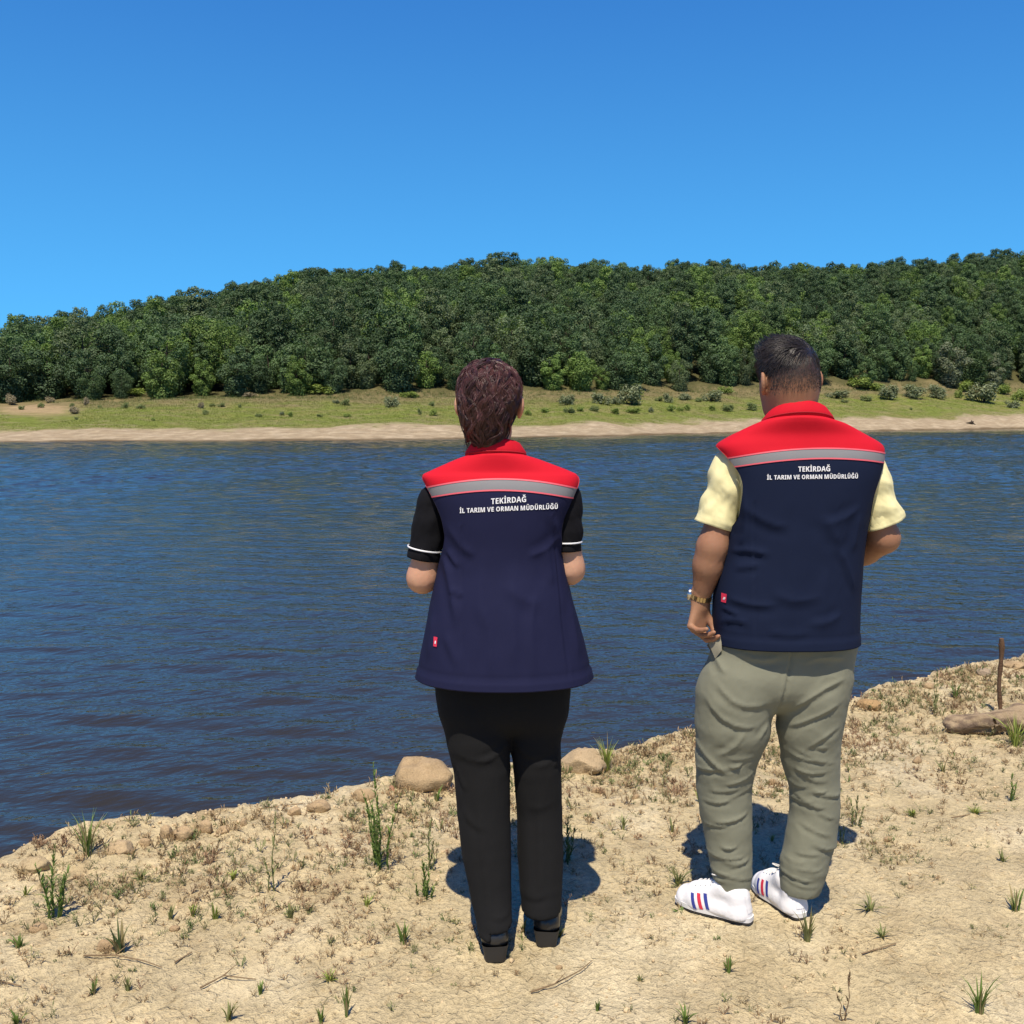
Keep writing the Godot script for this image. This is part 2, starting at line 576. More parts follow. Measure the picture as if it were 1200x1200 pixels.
# ---------------------------------------------------------------- near bank
func build_bank() -> void:
	var xs := PackedFloat32Array(); var zs := PackedFloat32Array()
	var x := -2.7
	var step := 0.3
	var left := []
	while x > -90.0:
		x -= step; step *= 1.25
		left.push_front(x)
	xs.append_array(PackedFloat32Array(left))
	x = -2.7
	while x < 4.3:
		xs.append(x); x += 0.0145
	step = 0.03
	while x < 90.0:
		xs.append(x); x += step; step *= 1.2
	var d := -70.0
	step = 12.0
	while d < 2.2:
		zs.append(d); d += step; step = maxf(step * 0.8, 0.05)
	d = 2.25
	while d < 7.6:
		zs.append(d); d += 0.0155
	step = 0.05
	while d < 30.0:
		zs.append(d); d += step; step *= 1.25
	var mb := MB.new()
	var w := xs.size()
	for dd in zs:
		for xx in xs:
			var y := bank_y(xx, -dd)
			var fine := n_fine.get_noise_2d(xx * 260.0, dd * 260.0)
			var clod := n_mid.get_noise_2d(xx * 260.0 + 50.0, dd * 260.0)
			var near_lip := smoothstep(1.1, 0.1, bank_w(xx, -dd))
			y += 0.005 * fine + (0.006 + 0.008 * near_lip) * maxf(clod, -0.2)
			# matter on the soil: pale silt crust, browner trampled earth, rusty litter
			var p1 := n_mid.get_noise_2d(xx * 22.0, dd * 22.0)
			var p2 := n_fine.get_noise_2d(xx * 30.0 + 9.0, dd * 30.0)
			var c := Color(0.61, 0.52, 0.325)
			c = c.lerp(Color(0.69, 0.605, 0.405), smoothstep(0.0, 0.5, p1))
			c = c.lerp(Color(0.48, 0.38, 0.22), smoothstep(0.12, 0.55, p2) * (0.35 + 0.5 * near_lip))
			mb.add(Vector3(xx, y, -dd), c)
	for j in zs.size() - 1:
		for k in w - 1:
			var a := j * w + k
			mb.quad(a, a + 1, a + w + 1, a + w)
	var o := part("ground", mb.mesh(), M.soil, self)
	tag(o, "", "", "", "structure")

# ---------------------------------------------------------------- water
func build_water() -> void:
	var waves := []
	for k in 18:
		var L := 0.11 * pow(1.115, k) * rng.randf_range(0.93, 1.07)
		var a := rng.randfn(0.0, 0.36) + 0.26
		var kk := TAU / L
		waves.append([sin(a) * kk, cos(a) * kk, rng.randf() * TAU, L * 0.0070 * rng.randf_range(0.7, 1.3), L])
	var swell := []   # the longer wind waves of the open water
	for k in 9:
		var L := 0.52 * pow(1.12, k) * rng.randf_range(0.95, 1.05)
		var a := rng.randfn(0.0, 0.42) + 0.05
		var kk := TAU / L
		swell.append([sin(a) * kk, cos(a) * kk, rng.randf() * TAU, L / TAU * 0.060])
	var ds := PackedFloat32Array()
	var d := 3.5
	while d < 330.0:
		ds.append(d); d += maxf(0.030, minf(d * 0.0066, 0.15) if d < 130.0 else (d - 130.0) * 0.02 + 0.15)
	var cols := 380
	var across := PackedFloat32Array()   # how far off the opposite shore lies along each column
	for k in cols + 1:
		across.append(table(shore, clampf(600.0 + (-0.95 + 1.9 * k / cols) / 0.9955 * FOC, -200.0, 1400.0)))
	var mb := MB.new()
	for dd in ds:
		var gap := maxf(maxf(0.030, dd * 0.0066), dd * 0.0034)
		var open_water := smoothstep(12.0, 42.0, dd) * 0.92 + 0.08
		var near := []
		for w in waves:
			var fade: float = clampf(w[4] / gap / 5.0 - 0.5, 0.0, 1.0)
			if fade > 0.0: near.append([w[0], w[1], w[2], w[3] * fade])
		for w in swell:
			near.append([w[0], w[1], w[2], w[3] * open_water])
		for k in cols + 1:
			var t := -0.95 + 1.9 * k / cols
			var x := dd * t
			var y := 0.0
			for w in near:
				var ph: float = w[0] * x + w[1] * dd + w[2]
				y += w[3] * sin(ph)
			var gust := clampf(0.9 + 0.7 * n_big.get_noise_2d(x * 2.0, dd * 0.8), 0.5, 1.35) * lerpf(0.42, 1.0, smoothstep(2.0, 42.0, across[k] - dd))   # calmer under the far bank
			mb.add(Vector3(x, WATER + y * gust, -dd), Color.WHITE, Vector2((x * 0.93 + dd * 0.36) / 9.0, (dd * 0.93 - x * 0.36) / 5.0))
	var cw := cols + 1
	for j in ds.size() - 1:
		for k in cols:
			var a := j * cw + k
			mb.quad(a, a + 1, a + cw + 1, a + cw)
	tag(part("water", mb.mesh(), M.water, self), "", "", "", "structure")

# ---------------------------------------------------------------- far bank and hill
func build_far_bank() -> void:
	var mb := MB.new()
	var rows := []
	var s := -10.0
	while s < 54.0:
		rows.append(s); s += 0.55
	while s < 420.0:
		rows.append(s); s += 3.0
	var cols := 420
	for e in rows:
		for k in cols + 1:
			var px := -320.0 + 1840.0 * k / cols
			var d: float = table(shore, clampf(px, -200.0, 1400.0)) + e
			var x := (px - 600.0) / FOC * 0.9955 * d
			var y := far_y(x, -d)
			var sv := far_s(x, -d)
			var a := n_mid.get_noise_2d(x * 3.0, d * 3.0)
			var b := n_fine.get_noise_2d(x * 3.0, d * 6.0)
			var c := Color(0.44, 0.36, 0.24)                                    # bare silt
			c = c.lerp(Color(0.57, 0.48, 0.34), smoothstep(-0.05, 0.3, b) * 0.9)
			c = c.lerp(Color(0.20, 0.15, 0.09), smoothstep(1.6, 0.3, sv + a))   # wet edge
			var grass := Color(0.20, 0.25, 0.055).lerp(Color(0.26, 0.26, 0.09), smoothstep(-0.1, 0.5, a))
			grass = grass.lerp(Color(0.30, 0.26, 0.15), smoothstep(0.0, 0.45, n_fine.get_noise_2d(x * 1.2, d * 5.0 + 40.0)) * 0.7)
			grass = grass.lerp(Color(0.25, 0.215, 0.11), smoothstep(33.0, 47.0, sv + 9.0 * a))
			c = c.lerp(grass, smoothstep(9.5, 14.5, sv + 5.0 * a + 3.0 * b))
			# slipped bare earth by the inlet
			var slip := 0.8 * smoothstep(52.0, 16.0, Vector2((px - 40.0) * 0.8, (sv - 37.0) * 3.6).length() + 22.0 * a)
			c = c.lerp(Color(0.50, 0.37, 0.23), slip)
			c = c.lerp(Color(0.115, 0.115, 0.052), smoothstep(50.0, 55.0, sv + 3.0 * a))   # darker olive ground from the wood's edge upwards
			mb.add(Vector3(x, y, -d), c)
	var cw := cols + 1
	for j in rows.size() - 1:
		for k in cols:
			var a := j * cw + k
			mb.quad(a, a + 1, a + cw + 1, a + cw)
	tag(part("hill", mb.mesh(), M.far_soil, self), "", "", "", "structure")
	# meadow grass of the far bank
	var kinds := []
	for v in 2:
		var g := MB.new()
		for b in 9:
			var an := rng.randf() * TAU
			blade(g, Vector3(rng.randf_range(-0.14, 0.14), 0, rng.randf_range(-0.14, 0.14)), an, rng.randf_range(0.16, 0.36), rng.randf_range(0.012, 0.024), rng.randf_range(0.2, 0.9), Color(1, 1, 1), 2)
		kinds.append(g.mesh())
	var lists := [[], []]
	for k in 42000:
		var px := rng.randf_range(-120.0, 1320.0)
		var sv := rng.randf_range(8.0, 53.0)
		var d: float = table(shore, px) + sv
		var x := (px - 600.0) / FOC * 0.9955 * d
		sv = far_s(x, -d)
		var a := n_mid.get_noise_2d(x * 3.0, d * 3.0)
		if sv < 10.5 + 4.0 * rng.randf() - 5.0 * a:
			continue
		if Vector2((px - 45.0) * 0.8, (sv - 36.0) * 3.0).length() + 22.0 * a < 48.0:
			continue
		var h := rng.randf_range(0.5, 1.0) * (0.7 if sv < 20.0 else (1.0 if sv < 36.0 else 1.25))
		var c := Color(0.23, 0.30, 0.055).lerp(Color(0.30, 0.32, 0.09), rng.randf())
		c = c.lerp(Color(0.30, 0.25, 0.14), clampf(smoothstep(30.0, 46.0, sv + 9.0 * a) * 0.85 + rng.randf_range(-0.2, 0.15), 0.0, 1.0))
		var streak := n_fine.get_noise_2d(x * 1.2, d * 5.0)
		c = c.lerp(Color(0.15, 0.17, 0.055), clampf(streak * 1.4 + 0.1, 0.0, 0.6))
		if streak < -0.2: c = c.lerp(Color(0.36, 0.33, 0.16), 0.5)
		if sv > 46.0 and rng.randf() < 0.5:
			c = Color(0.10, 0.14, 0.04)
			h *= 1.6
		lists[k % 2].append([Transform3D(Basis(Vector3.UP, rng.randf() * TAU).scaled(Vector3(1.5, h, 1.5)), Vector3(x, far_y(x, -d) - 0.03, -d)), c])
	var root := base("meadow_grass")
	tag(root, "yellow-green meadow grass covering the far bank below the wood", "grass", "", "stuff")
	for v in 2:
		crowd("grass", kinds[v], M.plant, lists[v], root)

func crowd(called: String, mesh: Mesh, m: Material, list: Array, parent: Node) -> MultiMeshInstance3D:
	var mm := MultiMesh.new()
	mm.transform_format = MultiMesh.TRANSFORM_3D
	mm.use_colors = true
	mm.mesh = mesh
	mm.instance_count = list.size()
	for k in list.size():
		mm.set_instance_transform(k, list[k][0])
		mm.set_instance_color(k, list[k][1])
	var o := MultiMeshInstance3D.new()
	o.name = called
	o.multimesh = mm
	if m:
		o.material_override = m
	parent.add_child(o, true)
	return o

# one bent blade or narrow leaf
func blade(g: MB, at: Vector3, an: float, h: float, w: float, lean: float, col: Color, seg := 4, twist := 0.0) -> void:
	var out := Vector3(cos(an), 0, sin(an))
	var side := Vector3(-sin(an), 0, cos(an)).rotated(out, twist)
	var prev := []
	for k in seg + 1:
		var t := float(k) / seg
		var p := at + Vector3.UP * h * (t - 0.35 * lean * t * t) + out * h * lean * t * t * 0.8
		var ww := w * (0.55 + 0.9 * t * (1.0 - t) * 1.6) * (1.0 - t * t * t)
		var c := col
		c.a = 1.0
		if k == seg:
			var e := g.add(p, c)
			g.tri(prev[0], prev[1], e)
		else:
			var q := [g.add(p - side * ww * 0.5, c), g.add(p + side * ww * 0.5, c)]
			if prev:
				g.quad(prev[0], prev[1], q[1], q[0])
			prev = q

# ---------------------------------------------------------------- trees
func make_trunk(H: float, R: float, lean: Vector3) -> MB:
	var g := MB.new()
	var pts := []; var rad := []
	for k in 6:
		var t := k / 5.0
		pts.append(Vector3(0, -0.4 + (H * 0.8 + 0.4) * t, 0) + lean * t * t + Vector3(sin(t * 7.0) * 0.08, 0, cos(t * 5.0) * 0.08))
		rad.append(0.16 * (1.0 - 0.8 * t) + 0.02 + (0.05 if k == 0 else 0.0))
	g.tube(pts, rad, 6)
	for k in 7:
		var t := rng.randf_range(0.25, 0.85)
		var an := rng.randf() * TAU
		var st := Vector3(0, H * 0.8 * t, 0) + lean * t * t
		var le := R * rng.randf_range(0.5, 0.85) * (1.0 - 0.4 * t)
		var dr := Vector3(cos(an), 0.55, sin(an))
		g.tube([st, st + dr * le * 0.5, st + dr * le + Vector3(0, 0.25, 0)], [0.055, 0.04, 0.012], 5)
	return g

func make_crown(H: float, R: float, leaves: int, size: float, lobes: int, low: float, tall: float) -> MB:
	var g := MB.new()
	var lob := []
	for k in lobes:
		var t := (k + 0.5) / lobes
		var y := H * (low + (0.97 - low) * t)
		var env := R * pow(sin(PI * clampf(0.09 + 0.87 * pow(1.0 - t, tall), 0.0, 1.0)), 0.7)
		var an := k * 2.39996 + rng.randf_range(-0.5, 0.5)
		var rr := rng.randf_range(0.38, 0.56) * R * (0.55 + 0.6 * (1.0 - t))
		var q := maxf(env - rr * 0.6, 0.0) * rng.randf_range(0.55, 1.05)
		lob.append([Vector3(cos(an) * q, y + rng.randf_range(-0.2, 0.2), sin(an) * q), Vector3(rr, rr * rng.randf_range(0.55, 0.8) * (1.0 + 0.5 * t), rr)])
	var total := 0.0
	for l in lob:
		total += l[1].x * l[1].x
	for l in lob:
		var cnt := int(leaves * l[1].x * l[1].x / total)
		for k in cnt:
			var u := Vector3(rng.randfn(), rng.randfn() * 0.9 + 0.35, rng.randfn()).normalized()
			var rad := pow(rng.randf(), 0.16) * rng.randf_range(0.88, 1.10)
			var p: Vector3 = l[0] + u * l[1] * rad
			var nn := (u + Vector3(rng.randfn(), rng.randfn() + 0.6, rng.randfn()) * 0.42).normalized()
			var a := nn.cross(Vector3(rng.randfn(), rng.randfn(), rng.randfn())).normalized()
			var b := nn.cross(a)
			var w := size * rng.randf_range(0.6, 1.25)
			var v := rng.randf_range(0.75, 1.25)
			var c := Color(v * rng.randf_range(0.9, 1.15), v, v * rng.randf_range(0.8, 1.1))
			var f := g.add(p - a * w * 0.5, c)
			g.add(p + b * w * 0.34 + nn * w * 0.08, c)
			g.add(p + a * w * 0.5, c)
			g.add(p - b * w * 0.34 + nn * w * 0.08, c)
			g.quad(f, f + 3, f + 2, f + 1)
	return g

func build_forest() -> void:
	var kinds := [
		{"called": "oak_tree", "col": Color(0.060, 0.098, 0.046), "label": "dark green broadleaf tree", "group": "dark green trees of the wood"},
		{"called": "oak_tree", "col": Color(0.080, 0.130, 0.054), "label": "mid green broadleaf tree", "group": "mid green trees of the wood"},
		{"called": "ash_tree", "col": Color(0.12, 0.185, 0.05), "label": "bright yellow-green tree", "group": "bright green trees of the wood"},
		{"called": "poplar_tree", "col": Color(0.100, 0.136, 0.068), "label": "pale grey-green tree", "group": "grey-green trees of the wood"},
	]
	var shapes := []
	for k in 8:
		var H: float = [9.0, 10.5, 8.0, 11.0, 9.5, 7.0, 6.5, 8.5][k]
		var R: float = [2.9, 2.7, 3.1, 2.5, 3.3, 2.6, 2.9, 3.2][k]
		var tr := make_trunk(H, R, Vector3(rng.randf_range(-0.3, 0.3), 0, rng.randf_range(-0.3, 0.3)))
		var cr := make_crown(H, R, 7000, 0.29, [20, 22, 18, 24, 20, 16, 18, 24][k], [0.2, 0.26, 0.16, 0.28, 0.2, 0.06, 0.02, 0.02][k], [0.9, 1.0, 0.8, 1.1, 0.85, 0.9, 0.75, 0.7][k])
		shapes.append([tr.mesh(), cr.mesh()])
	for q in kinds:
		q.mats = []
		for l in [1.08, 1.22, 1.36, 1.52]:
			q.mats.append(mat("foliage", Color(q.col.r * l, q.col.g * l, q.col.b * l).linear_to_srgb(), 0.55, {"vc": true, "spec": 0.3, "back": lin(0.35, 0.45, 0.12)}))
	# where the trees stand
	var spots := []
	var sp := 4.2
	var d := 120.0
	while d < 410.0:
		var x := -0.62 * d
		while x < 0.62 * d:
			var jx := x + rng.randf_range(-1.6, 1.6)
			var jd := d + rng.randf_range(-1.6, 1.6)
			x += sp
			var px := col_px(jx, jd)
			if px < -140.0 or px > 1340.0:
				continue
			var s := far_s(jx, -jd)
			var rag := 3.0 * n_mid.get_noise_2d(jx * 4.0, 4.0)
			if s < 51.0 + rag or jd > table(crest_d, px) + 14.0:
				continue
			var a := n_fine.get_noise_2d(jx * 0.55, jd * 0.55)
			var r := rng.randf()
			var kind := 0 if r < 0.5 else 1
			if a > 0.22 and r > 0.35: kind = 2
			elif a < -0.25 and r > 0.35: kind = 3
			elif r > 0.96: kind = 3
			elif r > 0.90: kind = 2
			var sc := rng.randf_range(0.68, 1.18)
			if s < 55.0 and rng.randf() < 0.4: sc *= 0.62
			spots.append({"x": jx, "d": jd, "kind": kind, "shape": (5 + rng.randi() % 3) if s < 58.0 else rng.randi() % 8, "turn": rng.randf() * TAU, "sc": sc, "sz": sc / jd, "wide": rng.randf_range(0.9, 1.15)})
		d += sp * 0.9
	spots.sort_custom(func(p, q): return p.d - 0.45 * p.x < q.d - 0.45 * q.x)
	spots.sort_custom(func(p, q): return p.sz > q.sz)
	var rest := {}
	var n := 0
	for q in spots:
		var at := Vector3(q.x, far_y(q.x, -q.d), -q.d)
		var bs := Basis(Vector3.UP, q.turn).scaled(Vector3(q.wide, 1.0, q.wide) * q.sc)
		if n < 300:
			n += 1
			var kd: Dictionary = kinds[q.kind]
			var o := base(kd.called, at)
			o.basis = bs
			var size_word: String = "small " if q.sc < 0.72 else ("tall " if q.sc > 1.05 else "")
			var spot: String = "at the wood's lower edge above the grass" if far_s(q.x, -q.d) < 58.0 else "among other trees on the far wooded slope"
			tag(o, size_word + kd.label + " " + spot, "tree", size_word + kd.group + " " + ("along its lower edge" if far_s(q.x, -q.d) < 58.0 else "on its slope"))
			part("trunk", shapes[q.shape][0], M.bark, o)
			part("crown", shapes[q.shape][1], kd.mats[rng.randi() % 4], o)
		else:
			var key := Vector2i(q.kind, q.shape)
			if not rest.has(key): rest[key] = []
			rest[key].append([Transform3D(bs, at), Color.WHITE.darkened(rng.randf_range(0.0, 0.32))])
	var root := base("forest")
	tag(root, "dense green broadleaf wood covering the hill above the far bank", "forest", "", "stuff")
	for key in rest:
		crowd("trees", shapes[key.y][1], kinds[key.x].mats[3], rest[key], root)
		var tl: Array = rest[key]
		crowd("trunks", shapes[key.y][0], M.bark, tl, root)
	# two paler willows at the edge of the wood
	for w in [[1112, 452, 62, 62], [1160, 455, 40, 48]]:
		var p := on_far(w[0], w[1])
		var sc: float = w[3] / FOC * -p.z / 9.0
		var o := base("willow_tree", p)
		o.basis = Basis(Vector3.UP, w[0]).scaled(Vector3(1.15, 1, 1.15) * sc)
		tag(o, "pale silvery willow growing in front of the dark wood behind the red-yoked man", "tree", "willows at the wood's edge")
		part("trunk", shapes[5][0], M.bark, o)
		part("crown", shapes[5][1], mat("willow_leaf", lin(0.17, 0.20, 0.12), 0.6, {"vc": true, "back": lin(0.35, 0.4, 0.15)}), o)

# ---------------------------------------------------------------- far shrubs
func build_far_shrubs() -> void:
	var tones := {"g": lin(0.24, 0.275, 0.15), "d": lin(0.22, 0.27, 0.10), "b": lin(0.26, 0.34, 0.08), "s": lin(0.34, 0.29, 0.19)}
	var words := {"g": "grey-green rounded shrub on the far grassy bank", "d": "small dark green shrub on the far grassy bank", "b": "bright green low shrub on the far grassy bank", "s": "dry brownish shrub on the far grassy bank"}
	var mats := {}
	for k in tones:
		mats[k] = mat("shrub_leaf", tones[k], 0.65, {"vc": true, "back": lin(0.5, 0.55, 0.25)})
	var shapes := []
	for v in 4:
		var g := MB.new()
		var st := MB.new()
		for l in 13:
			var c := Vector3(rng.randf_range(-0.32, 0.32), rng.randf_range(0.12, 0.70), rng.randf_range(-0.3, 0.3))
			st.tube([Vector3(c.x * 0.1, -0.1, c.z * 0.1), c * 0.6, c], [0.018, 0.012, 0.006], 4)
			for k in 105:
				var u := Vector3(rng.randfn(), rng.randfn(), rng.randfn()).normalized()
				var p := c + u * Vector3(0.2, 0.24, 0.2) * pow(rng.randf(), 0.3) * rng.randf_range(0.7, 1.25)
				if p.y < 0.0: continue
				var nn := (u + Vector3(rng.randfn() * 0.5, rng.randfn() * 0.5 + 0.7, rng.randfn() * 0.5)).normalized()
				var a := nn.cross(Vector3(rng.randfn(), rng.randfn(), rng.randfn())).normalized()
				var b := nn.cross(a)
				var w := rng.randf_range(0.035, 0.075)
				var vv := rng.randf_range(0.7, 1.3)
				var cc := Color(vv, vv, vv)
				var f := g.add(p - a * w, cc)
				g.add(p - b * w * 0.45, cc); g.add(p + a * w, cc); g.add(p + b * w * 0.45, cc)
				g.quad(f, f + 1, f + 2, f + 3)
		shapes.append([st.mesh(), g.mesh()])
	var list := [[664, 475, 18, 14, "g"], [705, 474, 22, 14, "g"], [738, 474, 27, 26, "g"], [722, 474, 14, 10, "g"], [833, 471, 23, 14, "g"], [803, 469, 16, 10, "g"], [819, 471, 10, 6, "d"], [783, 472, 11, 12, "g"], [772, 470, 9, 6, "d"], [667, 484, 14, 8, "d"], [680, 482, 10, 7, "b"], [696, 482, 12, 8, "d"], [722, 485, 13, 7, "b"], [742, 484, 16, 7, "b"], [763, 484, 6, 8, "g"], [785, 482, 13, 9, "b"], [797, 482, 9, 7, "b"], [806, 481, 8, 8, "b"], [853, 482, 13, 9, "d"], [881, 481, 14, 10, "d"], [640, 484, 12, 6, "b"], [619, 487, 9, 8, "b"], [835, 481, 10, 6, "b"],
		[303, 489, 9, 5, "d"], [330, 487, 7, 6, "g"], [341, 489, 8, 7, "b"], [404, 475, 11, 8, "d"], [394, 473, 9, 6, "g"], [459, 478, 17, 15, "g"], [492, 486, 5, 8, "d"], [507, 487, 11, 8, "b"], [506, 476, 8, 7, "d"], [407, 489, 9, 5, "b"], [375, 489, 8, 4, "d"], [146, 479, 8, 8, "d"], [165, 479, 10, 6, "d"], [100, 476, 8, 12, "s"], [84, 477, 7, 5, "d"], [117, 478, 6, 4, "d"], [240, 486, 10, 6, "d"], [235, 479, 8, 9, "s"], [249, 477, 7, 4, "d"], [259, 477, 8, 5, "d"], [281, 478, 4, 6, "d"], [180, 493, 7, 4, "b"], [90, 492, 5, 4, "d"], [88, 485, 16, 10, "s"], [25, 480, 8, 6, "d"], [14, 474, 16, 14, "s"], [48, 478, 8, 7, "d"],
		[980, 467, 27, 10, "g"], [1015, 470, 15, 8, "d"], [1041, 468, 21, 19, "g"], [1069, 466, 30, 16, "g"], [1098, 467, 22, 17, "g"], [1123, 467, 9, 13, "b"], [1150, 471, 32, 25, "g"], [1187, 478, 19, 11, "g"], [990, 472, 9, 4, "d"], [1068, 480, 5, 3, "d"], [1196, 470, 18, 16, "b"], [1006, 455, 26, 14, "b"], [1030, 458, 20, 10, "b"], [745, 464, 20, 8, "b"], [590, 466, 18, 8, "b"], [375, 462, 30, 12, "b"], [155, 464, 30, 10, "b"], [1130, 458, 22, 14, "b"], [1175, 462, 18, 14, "b"], [480, 466, 24, 8, "b"], [290, 466, 20, 7, "s"], [60, 472, 16, 8, "s"], [850, 462, 18, 10, "b"]]
	for e in list:
		var p := on_far(e[0], e[1])
		var k: float = -p.z / FOC
		var o := base("shrub", p, rng.randf() * TAU)
		o.basis = Basis(Vector3.UP, rng.randf() * TAU).scaled(Vector3(e[2] * k / 0.9, e[3] * k / 0.92, e[2] * k / 0.9))
		tag(o, words[e[4]], "shrub", {"g": "grey-green shrubs on the far bank", "d": "dark shrubs on the far bank", "b": "bright shrubs on the far bank", "s": "dry shrubs on the far bank"}[e[4]])
		var sh: Array = shapes[rng.randi() % 4]
		part("stems", sh[0], M.bark, o)
		part("foliage", sh[1], mats[e[4]], o)
	# dark stump washed up on the far spit
	var p := on_far(1137, 497)
	var f := Field.new(Vector3(-1.1, -0.3, -0.6), Vector3(1.1, 0.9, 0.6), 0.07)
	f.cap(Vector3(-0.8, 0.05, 0), Vector3(0.3, 0.25, 0), 0.12, 0.2, 0.1)
	f.cap(Vector3(0.25, 0.2, 0), Vector3(0.15, 0.6, 0.1), 0.14, 0.06, 0.08)
	f.cap(Vector3(0.25, 0.2, 0), Vector3(0.6, 0.45, -0.1), 0.12, 0.05, 0.08)
	f.cap(Vector3(0.3, 0.2, 0), Vector3(0.75, -0.1, 0.2), 0.12, 0.06, 0.08)
	f.cap(Vector3(0.2, 0.2, 0), Vector3(0.3, -0.15, -0.3), 0.1, 0.06, 0.08)
	var g := MB.new()
	f.mesh(g, Color(0.07, 0.055, 0.045))
	var st := part("tree_stump", g.mesh(), M.wood, self)
	st.position = p
	tag(st, "dark uprooted stump lying on the sandy spit across the water", "stump")

# ---------------------------------------------------------------- stones, wood
func make_stone(size: Vector3, sd: float, col: Color, rough := 0.22, rows := 14, cols := 20) -> MB:
	var g := MB.new()
	var rr := []
	for j in rows + 1:
		var r := []
		var ph := PI * j / rows
		for k in cols:
			var th := TAU * k / cols
			var u := Vector3(sin(ph) * cos(th), -cos(ph), sin(ph) * sin(th))
			# blunt, slightly faceted
			var q := u
			q.y = signf(q.y) * pow(absf(q.y), 0.8)
			var l := 1.0 + rough * n_mid.get_noise_3d(u.x * 18.0 + sd, u.y * 18.0, u.z * 18.0 + sd * 2.0) + rough * 0.35 * n_fine.get_noise_3d(u.x * 14.0 + sd, u.y * 14.0, u.z * 14.0)
			r.append(q * l * size * 0.5)
		rr.append(r)
	# broken faces
	var pr := RandomNumberGenerator.new()
	pr.seed = int(sd * 10.0) + 1
	for f in 9:
		var nn := Vector3(pr.randfn(), pr.randfn() * 0.8 + 0.2, pr.randfn()).normalized()
		var lim := (nn * size * 0.5).length() * pr.randf_range(0.70, 0.95)
		for r in rr:
			for k in r.size():
				var over: float = nn.dot(r[k]) - lim
				if over > 0.0: r[k] -= nn * over * 0.88
	# wound so that faces look outwards
	var first := g.v.size()
	for r in rr:
		for p in r:
			g.add(p, col)
	for j in rows:
		for k in cols:
			var k2 := (k + 1) % cols
			g.quad(first + j * cols + k, first + (j + 1) * cols + k, first + (j + 1) * cols + k2, first + j * cols + k2)
	return g

